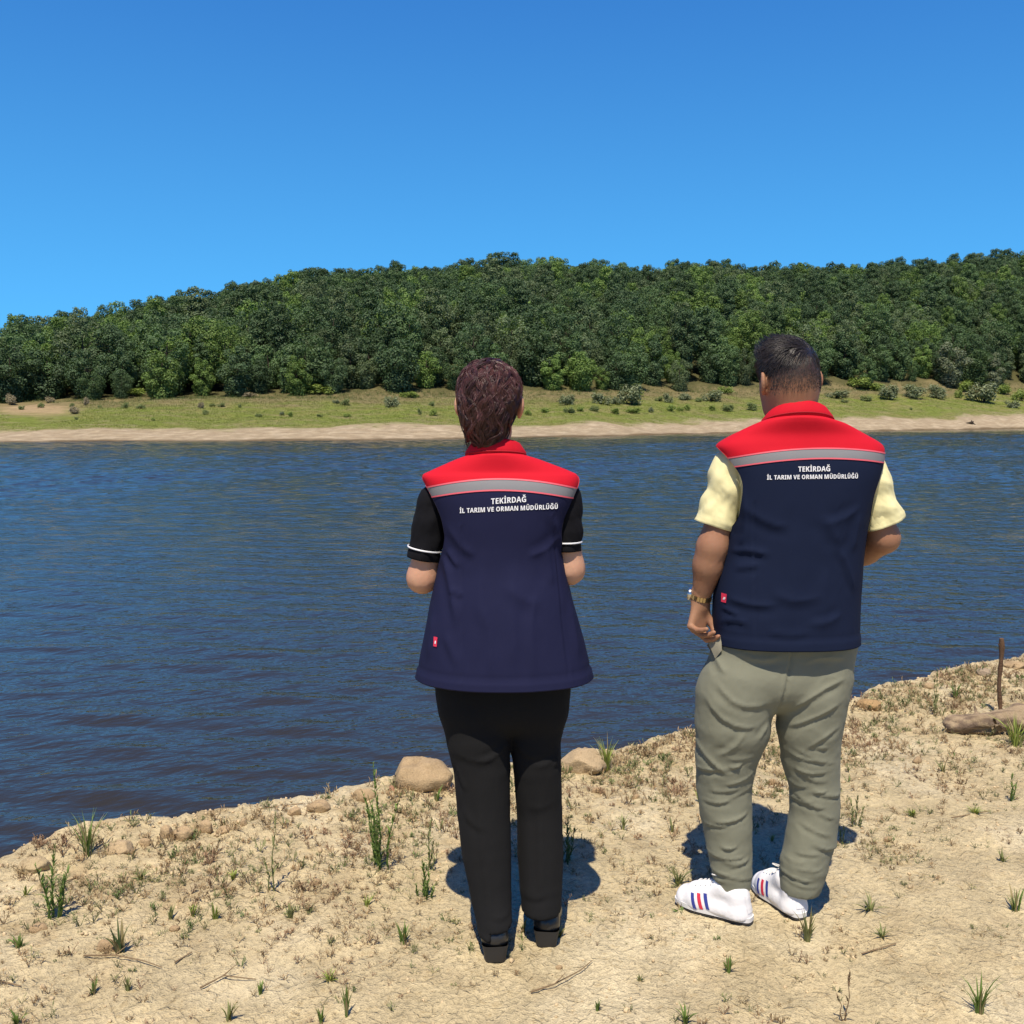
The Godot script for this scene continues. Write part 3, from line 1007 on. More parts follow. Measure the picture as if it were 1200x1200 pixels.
func build_stones() -> void:
	var tan_c := Color(0.52, 0.39, 0.235)
	# px, py of the foot's middle, width px, height px, depth factor, label
	var list := [
		[497, 917, 74, 33, 0.8, "large rounded tan boulder on the water's edge beside the woman's legs", tan_c],
		[682, 900, 52, 28, 0.8, "pale sloping boulder on the water's edge between the two people", Color(0.58, 0.45, 0.28)],
		[427, 936, 36, 17, 0.8, "low tan stone beside the tall weed at the water's edge", tan_c],
		[459, 927, 9, 9, 0.9, "small reddish pebble leaning on the large rounded boulder", Color(0.50, 0.29, 0.19)],
		[241, 975, 19, 19, 0.8, "small upright block of stone on the low rocky edge", tan_c],
		[195, 980, 20, 17, 0.9, "", tan_c], [215, 982, 32, 17, 0.8, "", tan_c], [262, 975, 22, 10, 0.8, "", tan_c], [285, 968, 11, 11, 0.9, "", tan_c], [140, 996, 40, 14, 0.8, "", Color(0.57, 0.44, 0.27)], [40, 1019, 44, 16, 0.9, "", Color(0.56, 0.45, 0.27)], [375, 949, 36, 14, 0.8, "", tan_c], [345, 953, 22, 9, 0.9, "", tan_c], [170, 989, 16, 9, 0.9, "", tan_c], [1017, 829, 36, 12, 0.8, "", Color(0.50, 0.34, 0.17)], [1152, 790, 24, 8, 0.8, "", Color(0.45, 0.36, 0.26)], [828, 870, 36, 13, 0.8, "", tan_c], [1088, 806, 20, 7, 0.9, "", tan_c], [1190, 782, 30, 8, 0.9, "", tan_c], [560, 912, 30, 12, 0.8, "", tan_c],
	]
	for k in list.size():
		var e: Array = list[k]
		var p := on_bank(e[0], e[1])
		var m := Vector2(p.x, p.z).length() / FOC * 1.04
		var w: float = e[2] * m * (0.95 if k < 2 else 0.72); var h: float = e[3] * m * (0.8 if k < 2 else 0.72)
		var size := Vector3(w * 1.1, h * 1.5, w * e[4])
		var o := part("boulder" if k < 2 else "stone", make_stone(size, k * 7.7 + 3.0, e[6], 0.3, 22, 32).mesh(), M.stone, self)
		o.position = p + Vector3(0, h * 0.30, 0)
		o.rotation.y = 0.4 * sin(k * 3.1)
		tag(o, e[5] if e[5] else "small tan stone bedded in the low sandy edge above the water", "stone", "" if e[5] else "stones along the water's edge")
	# broken lumps of dry clay lying on the soil
	for e in [[124, 1111, 24, 9, 0.3], [137, 1113, 14, 9, 0.9], [45, 1090, 22, 7, 0.2], [700, 928, 18, 5, 0.4], [905, 918, 14, 5, 0.2], [560, 1000, 12, 5, 1.0], [1040, 985, 12, 4, 0.5], [370, 1035, 16, 5, 0.7], [205, 1090, 14, 5, 0.1], [655, 1135, 10, 4, 0.3], [1075, 893, 16, 5, 0.6], [745, 935, 14, 4, 0.9]]:
		var p := on_bank(e[0], e[1])
		var m := Vector2(p.x, p.z).length() / FOC
		var o := part("clay_lump", make_stone(Vector3(e[2] * m, e[3] * m * 1.8, e[2] * m * 0.6), e[0], Color(0.46, 0.34, 0.2), 0.35, 8, 12).mesh(), M.stone, self)
		o.position = p + Vector3(0, e[3] * m * 0.25, 0)
		o.rotation.y = e[4]
		tag(o, "flat broken lump of dry clay lying on the bare soil", "clay lump", "clay lumps on the bare soil")
	# driftwood log
	var a := on_bank(1112, 858)
	var b := on_bank(1225, 856)
	var L := (b - a).length()
	var f := Field.new(Vector3(-0.1, -0.14, -0.2), Vector3(L + 0.3, 0.22, 0.2), 0.0085)
	f.cap(Vector3(0.02, 0.035, 0), Vector3(L * 0.42, 0.045, 0.01), 0.042, 0.058, 0.02)
	f.cap(Vector3(L * 0.42, 0.05, 0.02), Vector3(L * 0.75, 0.07, -0.02), 0.05, 0.062, 0.02)
	f.cap(Vector3(L * 0.7, 0.06, -0.02), Vector3(L + 0.2, 0.06, 0.02), 0.062, 0.055, 0.02)
	f.cap(Vector3(L * 0.5, 0.07, 0.03), Vector3(L * 0.78, 0.05, 0.07), 0.022, 0.012, 0.012)
	f.cap(Vector3(L * 0.40, 0.07, 0.05), Vector3(L * 0.46, 0.0, 0.06), 0.012, 0.02, 0.012, Vector3.ONE, true)
	f.cap(Vector3(L * 0.05, 0.02, 0.05), Vector3(L * 0.38, 0.03, 0.06), 0.008, 0.010, 0.012, Vector3.ONE, true)
	for k in 9:   # splits along the grain
		var x0 := rng.randf_range(0.0, L); var an := rng.randf_range(-0.3, 2.2)
		var c := Vector3(x0, 0.05 + 0.055 * sin(an), 0.055 * cos(an))
		f.cap(c, c + Vector3(rng.randf_range(0.08, 0.22), rng.randf_range(-0.012, 0.012), 0.0), 0.004, 0.003, 0.008, Vector3.ONE, true)
	f.cap(Vector3(-0.02, 0.07, 0.02), Vector3(0.03, 0.05, 0.05), 0.02, 0.012, 0.006, Vector3.ONE, true)
	f.cap(Vector3(-0.03, 0.02, -0.02), Vector3(0.01, 0.03, 0.01), 0.016, 0.010, 0.006, Vector3.ONE, true)
	f.cap(Vector3(L * 0.3, 0.08, -0.01), Vector3(L * 0.27, 0.125, -0.02), 0.016, 0.009, 0.01)
	var g := MB.new()
	f.mesh(g)
	for k in g.v.size():
		var p := g.v[k]
		var t := n_mid.get_noise_3d(p.x * 60.0, p.y * 900.0, p.z * 900.0) + 0.5 * n_mid.get_noise_3d(p.x * 120.0, p.y * 150.0, p.z * 150.0)
		g.c[k] = Color(0.43, 0.335, 0.22).lerp(Color(0.22, 0.165, 0.125), smoothstep(-0.05, 0.4, t))
		g.v[k] = p + g.n[k].normalized() * (0.008 * n_mid.get_noise_3d(p.x * 60.0, p.y * 420.0, p.z * 420.0) + 0.02 * n_mid.get_noise_3d(p.x * 90.0, p.y * 120.0, p.z * 120.0))
	g.redo()
	var log := part("driftwood_log", g.mesh(), M.wood, self)
	log.position = a
	log.rotation.y = atan2(-(b.z - a.z), b.x - a.x)
	tag(log, "weathered tan driftwood log lying on the bank beside the upright stick", "driftwood")
	# upright stick
	var s0 := on_bank(1172, 838)
	var up := on_plane(1173, 748, -s0.z)
	g = MB.new()
	var pts := []; var rad := []
	for k in 13:
		var t := k / 12.0
		pts.append(Vector3(0, -0.08, 0).lerp(up - s0, t) + Vector3(0.004 * sin(t * 9.0), 0, 0.003 * cos(t * 7.0)))
		rad.append((0.0095 if k < 12 else 0.0085) + (0.003 if k in [4, 8, 11] else 0.0) + (0.002 if t > 0.8 else 0.0))
	g.tube(pts, rad, 8, Color(0.19, 0.12, 0.075))
	g.tube([pts[11] + Vector3(-0.004, 0, 0), pts[11] + Vector3(-0.022, 0.012, 0.004)], [0.005, 0.002], 5, Color(0.19, 0.12, 0.075))
	var stick := part("upright_stick", g.mesh(), M.wood, self)
	stick.position = s0
	tag(stick, "thin brown stick standing upright in the bank behind the driftwood log", "stick")
	# fallen twigs
	for e in [[[98, 1122], [135, 1124], [170, 1131], [190, 1136]], [[622, 1165], [650, 1158], [680, 1142], [694, 1128]], [[0, 1152], [25, 1158]], [[205, 1130], [225, 1118]], [[235, 1160], [262, 1148], [300, 1150]], [[1115, 960], [1160, 952]], [[300, 950], [355, 943]], [[90, 1030], [60, 1042]], [[1010, 1120], [1050, 1108]]]:
		g = MB.new()
		var o0 := on_bank(e[0][0], e[0][1])
		pts = []; rad = []
		for k in e.size():
			var q := on_bank(e[k][0], e[k][1]) - o0
			pts.append(q + Vector3(0, 0.006 + (0.006 if k > 0 and k < e.size() - 1 else 0.0), 0)); rad.append(0.0024 - 0.0015 * k / e.size())
		g.tube(pts, rad, 5, Color(0.20, 0.14, 0.08))
		if pts.size() > 2:
			g.tube([pts[1], pts[1] + Vector3(0.03, 0.02, -0.02)], [0.002, 0.0008], 4, Color(0.2, 0.14, 0.08))
		var o := part("fallen_twig", g.mesh(), M.straw, self)
		o.position = o0
		tag(o, "thin dry twig lying on the bare sandy soil", "twig", "twigs on the soil")

# ---------------------------------------------------------------- near plants
func weed_stem(g: MB, at: Vector3, h: float, lean: Vector3, leaves: int, ll: float, col: Color, seed_head := true) -> void:
	var pts := []; var rad := []
	for k in 7:
		var t := k / 6.0
		pts.append(at + Vector3(0, h * t, 0) + lean * t * t + Vector3(0.004 * sin(t * 8.0 + h * 30.0), 0, 0))
		rad.append(0.0024 * (1.0 - 0.7 * t))
	g.tube(pts, rad, 4, col)
	for k in leaves:
		var t := (k + 0.4) / leaves * 0.9
		var p := at + Vector3(0, h * t, 0) + lean * t * t
		blade(g, p, k * 2.4 + rng.randf(), ll * rng.randf_range(0.6, 1.1) * (1.1 - 0.6 * t), ll * 0.17, rng.randf_range(0.5, 1.1), col * rng.randf_range(0.8, 1.2), 3)
	if seed_head:
		for k in 9:
			var t := 0.8 + 0.2 * k / 9.0
			var p := at + Vector3(0, h * t, 0) + lean * t * t
			blade(g, p, rng.randf() * TAU, 0.014, 0.004, 0.6, col * 1.1, 2)

func build_near_plants() -> void:
	var green := Color(0.15, 0.22, 0.055)
	var lime := Color(0.27, 0.32, 0.075)
	var dark := Color(0.085, 0.12, 0.045)
	var olive := Color(0.22, 0.235, 0.095)
	# tall leafy weeds: px, py foot, py top, stems, leafiness, label
	for e in [
		[446, 1018, 890, 7, 1.0, "tall leafy green weed beside the low stones, the bushiest of the upright weeds", green],
		[502, 1020, 955, 3, 0.6, "thin upright weed between the tall bushy weed and the woman", olive],
		[498, 1052, 1005, 6, 1.2, "short bushy green weed at the foot of a thin weed near the woman", green],
		[62, 1074, 985, 5, 1.0, "leafy green weed casting a shadow next to the lump of clay by the rocky edge", green],
		[320, 1045, 950, 2, 0.5, "single spindly weed stalk on the bare soil by the water's edge", olive],
		[1097, 838, 782, 4, 0.4, "thin reeds standing on the bank beside the driftwood log", olive],
		[664, 1010, 955, 4, 0.9, "dark weed growing right behind the woman's shadow", dark],
		[1185, 938, 905, 3, 0.8, "low green weed below the driftwood log", green],
		[1003, 968, 930, 5, 0.7, "thin weed by the man's trouser leg", olive],
		[988, 990, 968, 3, 0.7, "tiny weed near the man's trouser leg", olive],
		[992, 1196, 1135, 2, 0.25, "dead brown stalk on the bare trodden soil below the man's sneakers", Color(0.25, 0.17, 0.1)],
	]:
		var p := on_bank(e[0], e[1])
		var m := -p.z / FOC
		var h: float = (e[1] - e[2]) * m * 1.05
		var g := MB.new()
		for k in e[3]:
			var an := rng.randf() * TAU
			var hh := h * (1.0 if k == 0 else rng.randf_range(0.35, 0.8))
			weed_stem(g, Vector3(cos(an), 0, sin(an)) * 0.012 * sqrt(k), hh, Vector3(cos(an), 0, sin(an)) * hh * (0.06 if k == 0 else 0.2), int((7 + hh * 60.0) * e[4]), 0.05 * minf(1.0, 0.4 + hh * 4.0), e[6], k < 2)
		var o := part("weed", g.mesh(), M.plant, self)
		o.position = p + Vector3(0, -0.004, 0)
		tag(o, e[5], "weed")
	# grass clumps: px, py foot, width, height, blades
	var uniq := {0: "tall grass clump growing out over the low rocky edge above the water", 1: "bright green grass clump beside the pale sloping boulder", 2: "thick green grass clump beside the driftwood log", 3: "grass tuft growing against the man's sneaker heel", 4: "wide-leaved dark green tuft beside the broken clay and twig", 5: "large leafy green tuft alone on the bare trodden soil"}
	var list := [[103, 1000, 44, 56, 26, green], [711, 902, 34, 44, 34, lime], [1190, 874, 50, 44, 34, lime], [946, 1103, 26, 44, 16, olive], [141, 1117, 34, 46, 9, dark], [1147, 1186, 46, 54, 22, green],
		[1020, 1068, 38, 26, 14, olive], [1034, 1099, 26, 20, 10, olive], [1190, 1068, 30, 34, 10, green], [853, 1139, 22, 26, 11, green], [803, 1199, 24, 26, 12, green], [795, 1037, 30, 28, 12, olive], [797, 1069, 26, 12, 7, green], [473, 1105, 28, 32, 12, green], [406, 1192, 16, 46, 10, green], [376, 1199, 14, 26, 8, green], [22, 1110, 26, 20, 12, green], [20, 1199, 22, 22, 10, green], [273, 1030, 18, 14, 12, lime], [200, 1076, 14, 20, 8, olive], [226, 1074, 16, 20, 10, lime], [252, 1076, 20, 22, 12, lime], [1142, 953, 24, 14, 26, lime], [1070, 957, 20, 14, 24, lime], [386, 1150, 26, 18, 22, lime], [700, 1184, 12, 18, 8, green], [613, 1092, 14, 20, 8, olive], [1120, 818, 24, 26, 14, green], [512, 938, 20, 22, 8, green], [110, 1165, 26, 26, 6, green], [150, 1160, 16, 24, 7, olive], [268, 1195, 24, 30, 9, olive], [305, 1165, 14, 20, 6, green], [730, 972, 22, 24, 7, olive], [787, 975, 18, 20, 6, olive], [640, 1082, 12, 12, 6, olive], [165, 1030, 24, 14, 14, olive], [940, 935, 16, 14, 8, lime], [1105, 905, 18, 16, 8, olive], [655, 1098, 16, 16, 8, olive], [430, 1062, 14, 16, 6, lime], [545, 1008, 18, 20, 8, olive], [1175, 1010, 20, 18, 8, olive], [750, 1150, 12, 12, 6, olive], [905, 985, 10, 10, 5, olive], [340, 1075, 22, 22, 9, olive], [30, 1050, 18, 18, 8, lime], [820, 940, 14, 22, 7, lime]]
	for k in list.size():
		var e: Array = list[k]
		var p := on_bank(e[0], e[1])
		var m := -p.z / FOC
		var g := MB.new()
		for b in int(e[4] * 1.7):
			var an := rng.randf() * TAU
			var q: float = rng.randf() * e[2] * m * 0.16
			blade(g, Vector3(cos(an) * q, -0.004, sin(an) * q), an + rng.randf_range(-0.5, 0.5), e[3] * m * rng.randf_range(0.55, 1.15), (0.011 if k == 4 else (0.0075 if e[4] < 20 else 0.005)) * rng.randf_range(0.7, 1.3), clampf(e[2] / float(e[3]) * rng.randf_range(0.1, 0.9), 0.05, 1.2), (e[5] as Color) * rng.randf_range(0.7, 1.3) if rng.randf() < 0.85 else Color(0.3, 0.24, 0.12), 4, rng.randf_range(-0.6, 0.6))
		var hue := "bright yellow-green " if e[5] == lime else ("olive green " if e[5] == olive else "fresh green ")
		var size_word := "tiny " if e[3] < 17 else ("knee-high " if e[3] > 60 else "small ")
		var spot := "close to the water's edge" if bank_w(p.x, p.z) < 0.8 else ("on the bare soil around the man's sneakers" if e[0] > 740 else "on the bare soil before the two people")
		var words := hue + size_word + "grass tuft " + spot
		var o := part("grass_tuft", g.mesh(), M.plant, self)
		o.position = p
		tag(o, uniq.get(k, words), "grass tuft", "" if uniq.has(k) else hue + size_word + "tufts " + spot)
	# dry low weeds that cover the soil
	var kinds := []
	for v in 5:
		var g := MB.new()
		for s in [5, 7, 4, 9, 6][v]:
			var an := rng.randf() * TAU
			var le := rng.randf_range(0.5, 1.0)
			var tip := Vector3(cos(an) * le * 0.7, rng.randf_range(0.25, 0.8) * le, sin(an) * le * 0.7)
			var mid := tip * 0.5 + Vector3(0, 0.12, 0)
			g.tube([Vector3.ZERO, mid, tip], [0.022, 0.018, 0.008], 3, Color(1, 1, 1), false)
			for l in 3:
				blade(g, mid.lerp(tip, l * 0.4), rng.randf() * TAU, rng.randf_range(0.15, 0.35), 0.07, rng.randf_range(0.4, 1.2), Color(1.1, 1.1, 1.0), 2)
		kinds.append(g.mesh())
	var lists := [[], [], [], [], []]
	for k in 70000:
		var x := rng.randf_range(-2.4, 4.2)
		var d := rng.randf_range(2.3, 7.2)
		var w := bank_w(x, -d)
		if w < 0.02: continue
		var px := 600.0 + x / d * FOC
		if px < -60.0 or px > 1270.0: continue
		var dens := 0.07 + 0.42 * smoothstep(2.0, 0.2, w) + 1.0 * maxf(n_mid.get_noise_2d(x * 28.0, d * 28.0), -0.14)
		if d < 3.1 and x > 0.15: dens *= 0.45
		if rng.randf() > dens * 0.9: continue
		var c := Color(0.31, 0.215, 0.115)
		var r := rng.randf()
		var red := n_fine.get_noise_2d(x * 14.0, d * 14.0)
		if red > 0.2 and r < 0.5: c = Color(0.29, 0.185, 0.11)
		elif r < 0.3: c = Color(0.19, 0.20, 0.085)
		elif r < 0.42: c = Color(0.13, 0.17, 0.06)
		elif r < 0.6: c = Color(0.40, 0.31, 0.18)
		c = c * rng.randf_range(0.6, 1.15)
		c.a = 1.0
		var sc := (0.010 + 0.036 * pow(rng.randf(), 1.6)) * (0.8 + 0.5 * smoothstep(1.5, 0.2, w))
		lists[rng.randi() % 5].append([Transform3D(Basis(Vector3.UP, rng.randf() * TAU).scaled(Vector3(sc, sc * rng.randf_range(0.7, 1.5), sc)), Vector3(x, bank_y(x, -d) - 0.002, -d)), c])
	var root := base("dry_weeds")
	tag(root, "low dry brown weeds and litter scattered over the sandy near bank", "dry weeds", "", "stuff")
	for v in 5:
		crowd("sprigs", kinds[v], M.straw, lists[v], root)
	# crumbs of soil and grit
	var crumbs := []
	for v in 4:
		crumbs.append(make_stone(Vector3(1.0, 0.62, 0.8), v * 13.0, Color(1, 1, 1), 0.55, 5, 7).mesh())
	lists = [[], [], [], []]
	for k in 30000:
		var x := rng.randf_range(-2.4, 4.2)
		var d := rng.randf_range(2.3, 7.2)
		var w := bank_w(x, -d)
		if w < -0.1: continue
		var px := 600.0 + x / d * FOC
		if px < -60.0 or px > 1270.0: continue
		var dens := 0.25 + 0.5 * smoothstep(1.2, 0.0, w) + 0.9 * maxf(n_fine.get_noise_2d(x * 22.0, d * 22.0), -0.2)
		if rng.randf() > dens: continue
		var sc := 0.0035 + 0.010 * pow(rng.randf(), 4.0) + 0.012 * pow(rng.randf(), 14.0) + 0.006 * smoothstep(0.6, 0.0, w) * rng.randf()
		var l := rng.randf_range(0.75, 1.15)
		lists[rng.randi() % 4].append([Transform3D(Basis.from_euler(Vector3(rng.randf_range(-0.4, 0.4), rng.randf() * TAU, rng.randf_range(-0.4, 0.4))).scaled(Vector3.ONE * sc), Vector3(x, bank_y(x, -d) + sc * 0.15, -d)), Color(0.52 * l, 0.40 * l, 0.24 * l)])
	root = base("gravel")
	tag(root, "loose tan soil crumbs and grit strewn over the near bank", "gravel", "", "stuff")
	for v in 4:
		crowd("crumbs", crumbs[v], M.crumb, lists[v], root)

# ---------------------------------------------------------------- people
# a picture point on the upright plane z = zl of a person standing at P.at
func loc(P: Dictionary, px: float, py: float, zl := 0.0) -> Vector3:
	return on_plane(px, py, -P.at.z - zl) - P.at

func fold_list(P: Dictionary, list: Array, zl: float) -> Array:
	var out := []
	for e in list:
		var raw := PackedVector2Array()
		for q in e[0]:
			var p := loc(P, q[0], q[1], zl)
			raw.append(Vector2(p.x, p.y))
		var pts := raw
		if raw.size() == 3:  # a smooth bow through the three points
			pts = PackedVector2Array()
			var m := raw[1] * 2.0 - (raw[0] + raw[2]) * 0.5
			for k in 6:
				var t := k / 5.0
				pts.append(raw[0] * (1 - t) * (1 - t) + m * 2.0 * t * (1 - t) + raw[2] * t * t)
		var box := Rect2(pts[0], Vector2.ZERO)
		for q in pts: box = box.expand(q)
		out.append([pts, e[1], e[2], box.grow(e[1] * 3.6)])
	return out

# height of the creases at a point of the cloth: each is a ridge with a hollow under it, fading at its ends
func folds_at(folds: Array, q: Vector2) -> float:
	var h := 0.0
	for e in folds:
		if not e[3].has_point(q):
			continue
		var pts: PackedVector2Array = e[0]
		var w: float = e[1]
		var best := 1.0
		var sgn := 1.0
		var along := 0.0
		var n := pts.size() - 1
		for k in n:
			var a := pts[k]; var ab := pts[k + 1] - a
			var t := clampf((q - a).dot(ab) / ab.length_squared(), 0.0, 1.0)
			var dv := q - a - ab * t
			var dd := dv.length()
			if dd < best:
				best = dd
				sgn = signf(ab.cross(dv))
				along = (k + t) / n
		var fade := smoothstep(0.0, 0.3, along) * smoothstep(1.0, 0.7, along) if e[2] > 0.0 else 1.0
		h += e[2] * fade * (exp(-1.35 * best / w) - 0.5 * exp(-pow((best * sgn + 1.5 * w) / w, 2.0)))
	return h

# ---- vest: rings from hem to neck
func vest_row(V: Dictionary, v: float) -> PackedFloat32Array:
	var R: Array = V.rows
	var f := clampf(v, 0.0, 1.0) * (R.size() - 1)
	var k := mini(int(f), R.size() - 2)
	var t := f - k
	var a: PackedFloat32Array = R[maxi(k - 1, 0)]; var b: PackedFloat32Array = R[k]; var c: PackedFloat32Array = R[k + 1]; var d: PackedFloat32Array = R[mini(k + 2, R.size() - 1)]
	var out := PackedFloat32Array(); out.resize(8)
	for j in 8:
		out[j] = 0.5 * (2.0 * b[j] + (c[j] - a[j]) * t + (2.0 * a[j] - 5.0 * b[j] + 4.0 * c[j] - d[j]) * t * t + (3.0 * b[j] - a[j] - 3.0 * c[j] + d[j]) * t * t * t)
	return out

func vest_ring(V: Dictionary, r: PackedFloat32Array, th: float, off := 0.0) -> Vector3:
	var c := cos(th); var s := sin(th)
	var e := 2.0 / r[6]
	var b := r[3] if s > 0.0 else r[4]
	var p := Vector3(r[1] + r[2] * signf(c) * pow(absf(c), e), r[0] + r[7] * s, r[5] + b * signf(s) * pow(absf(s), e))
	var nn := Vector3(c * b, 0, s * r[2]).normalized()
	var h := off + 0.004 * n_mid.get_noise_3d(p.x * 90.0, p.y * 45.0, p.z * 90.0 + V.sd)
	if s > -0.2:
		h += folds_at(V.folds, Vector2(p.x, p.y)) * smoothstep(-0.2, 0.5, s)
	var up: float = p.y - V.hem
	h += 0.0025 * smoothstep(0.030, 0.024, up) - 0.002 * exp(-pow((up - 0.031) / 0.004, 2.0))
	return p + nn * h

func vest_z(V: Dictionary, x: float, y: float) -> float:
	if not V.has("ys"):
		V.ys = PackedFloat32Array()
		for k in 401:
			V.ys.append(vest_row(V, k / 400.0)[0])
	var at := clampi(V.ys.bsearch(y), 1, 400)
	var r := vest_row(V, (at - 1 + inverse_lerp(V.ys[at - 1], V.ys[at], y)) / 400.0)
	var u := clampf((x - r[1]) / r[2], -0.999, 0.999)
	var c := signf(u) * pow(absf(u), r[6] * 0.5)
	return vest_ring(V, r, acos(c)).z

func band_y(V: Dictionary, p: Vector3) -> float:
	var u: float = p.x - V.cx
	return V.band - V.bandk * u * u + V.bandt * u

func vest_f(V: Dictionary, mode: int, off: float, p: Vector3) -> float:
	if mode == 0:
		return p.y - band_y(V, p) - off
	if mode == 1:
		return off - (p.y - band_y(V, p))
	var sd := -1.0 if mode == 2 else 1.0
	if (p.x - V.cx) * sd < 0.06:
		return 1.0
	var A: Array = V.arm[0 if mode == 2 else 1]
	return Vector2((p.y - A[0]) / A[1], (p.z - A[2]) / A[3]).length() - 1.0

# keeps the part of a triangle soup where the function is positive; the cut edge goes to rim
func clip(V: Dictionary, soup: Array, mode: int, off: float, rim: Array) -> Array:
	var ip: PackedVector3Array = soup[0]; var inn: PackedVector3Array = soup[1]
	var op := PackedVector3Array(); var on := PackedVector3Array()
	for k in range(0, ip.size(), 3):
		var f := [vest_f(V, mode, off, ip[k]), vest_f(V, mode, off, ip[k + 1]), vest_f(V, mode, off, ip[k + 2])]
		if f[0] > 0 and f[1] > 0 and f[2] > 0:
			for j in 3:
				op.append(ip[k + j]); on.append(inn[k + j])
			continue
		if f[0] <= 0 and f[1] <= 0 and f[2] <= 0:
			continue
		var pp := []; var pn := []; var edge := []
		for j in 3:
			var j2 := (j + 1) % 3
			if f[j] > 0:
				pp.append(ip[k + j]); pn.append(inn[k + j])
			if (f[j] > 0) != (f[j2] > 0):
				var t: float = f[j] / (f[j] - f[j2])
				pp.append(ip[k + j].lerp(ip[k + j2], t)); pn.append(inn[k + j].lerp(inn[k + j2], t))
				edge.append([pp[-1], pn[-1]])
		for j in range(1, pp.size() - 1):
			op.append(pp[0]); on.append(pn[0]); op.append(pp[j]); on.append(pn[j]); op.append(pp[j + 1]); on.append(pn[j + 1])
		if edge.size() == 2:
			rim.append(edge)
	return [op, on]

func soup_mesh(soup: Array, off := 0.0) -> ArrayMesh:
	var mb := MB.new()
	for k in soup[0].size():
		var nn: Vector3 = soup[1][k].normalized()
		mb.v.append(soup[0][k] + nn * off); mb.n.append(nn); mb.c.append(Color.WHITE); mb.t.append(Vector2.ZERO)
	for k in range(0, soup[0].size(), 3):
		mb.i.append(k); mb.i.append(k + 2); mb.i.append(k + 1)
	return mb.mesh(true)

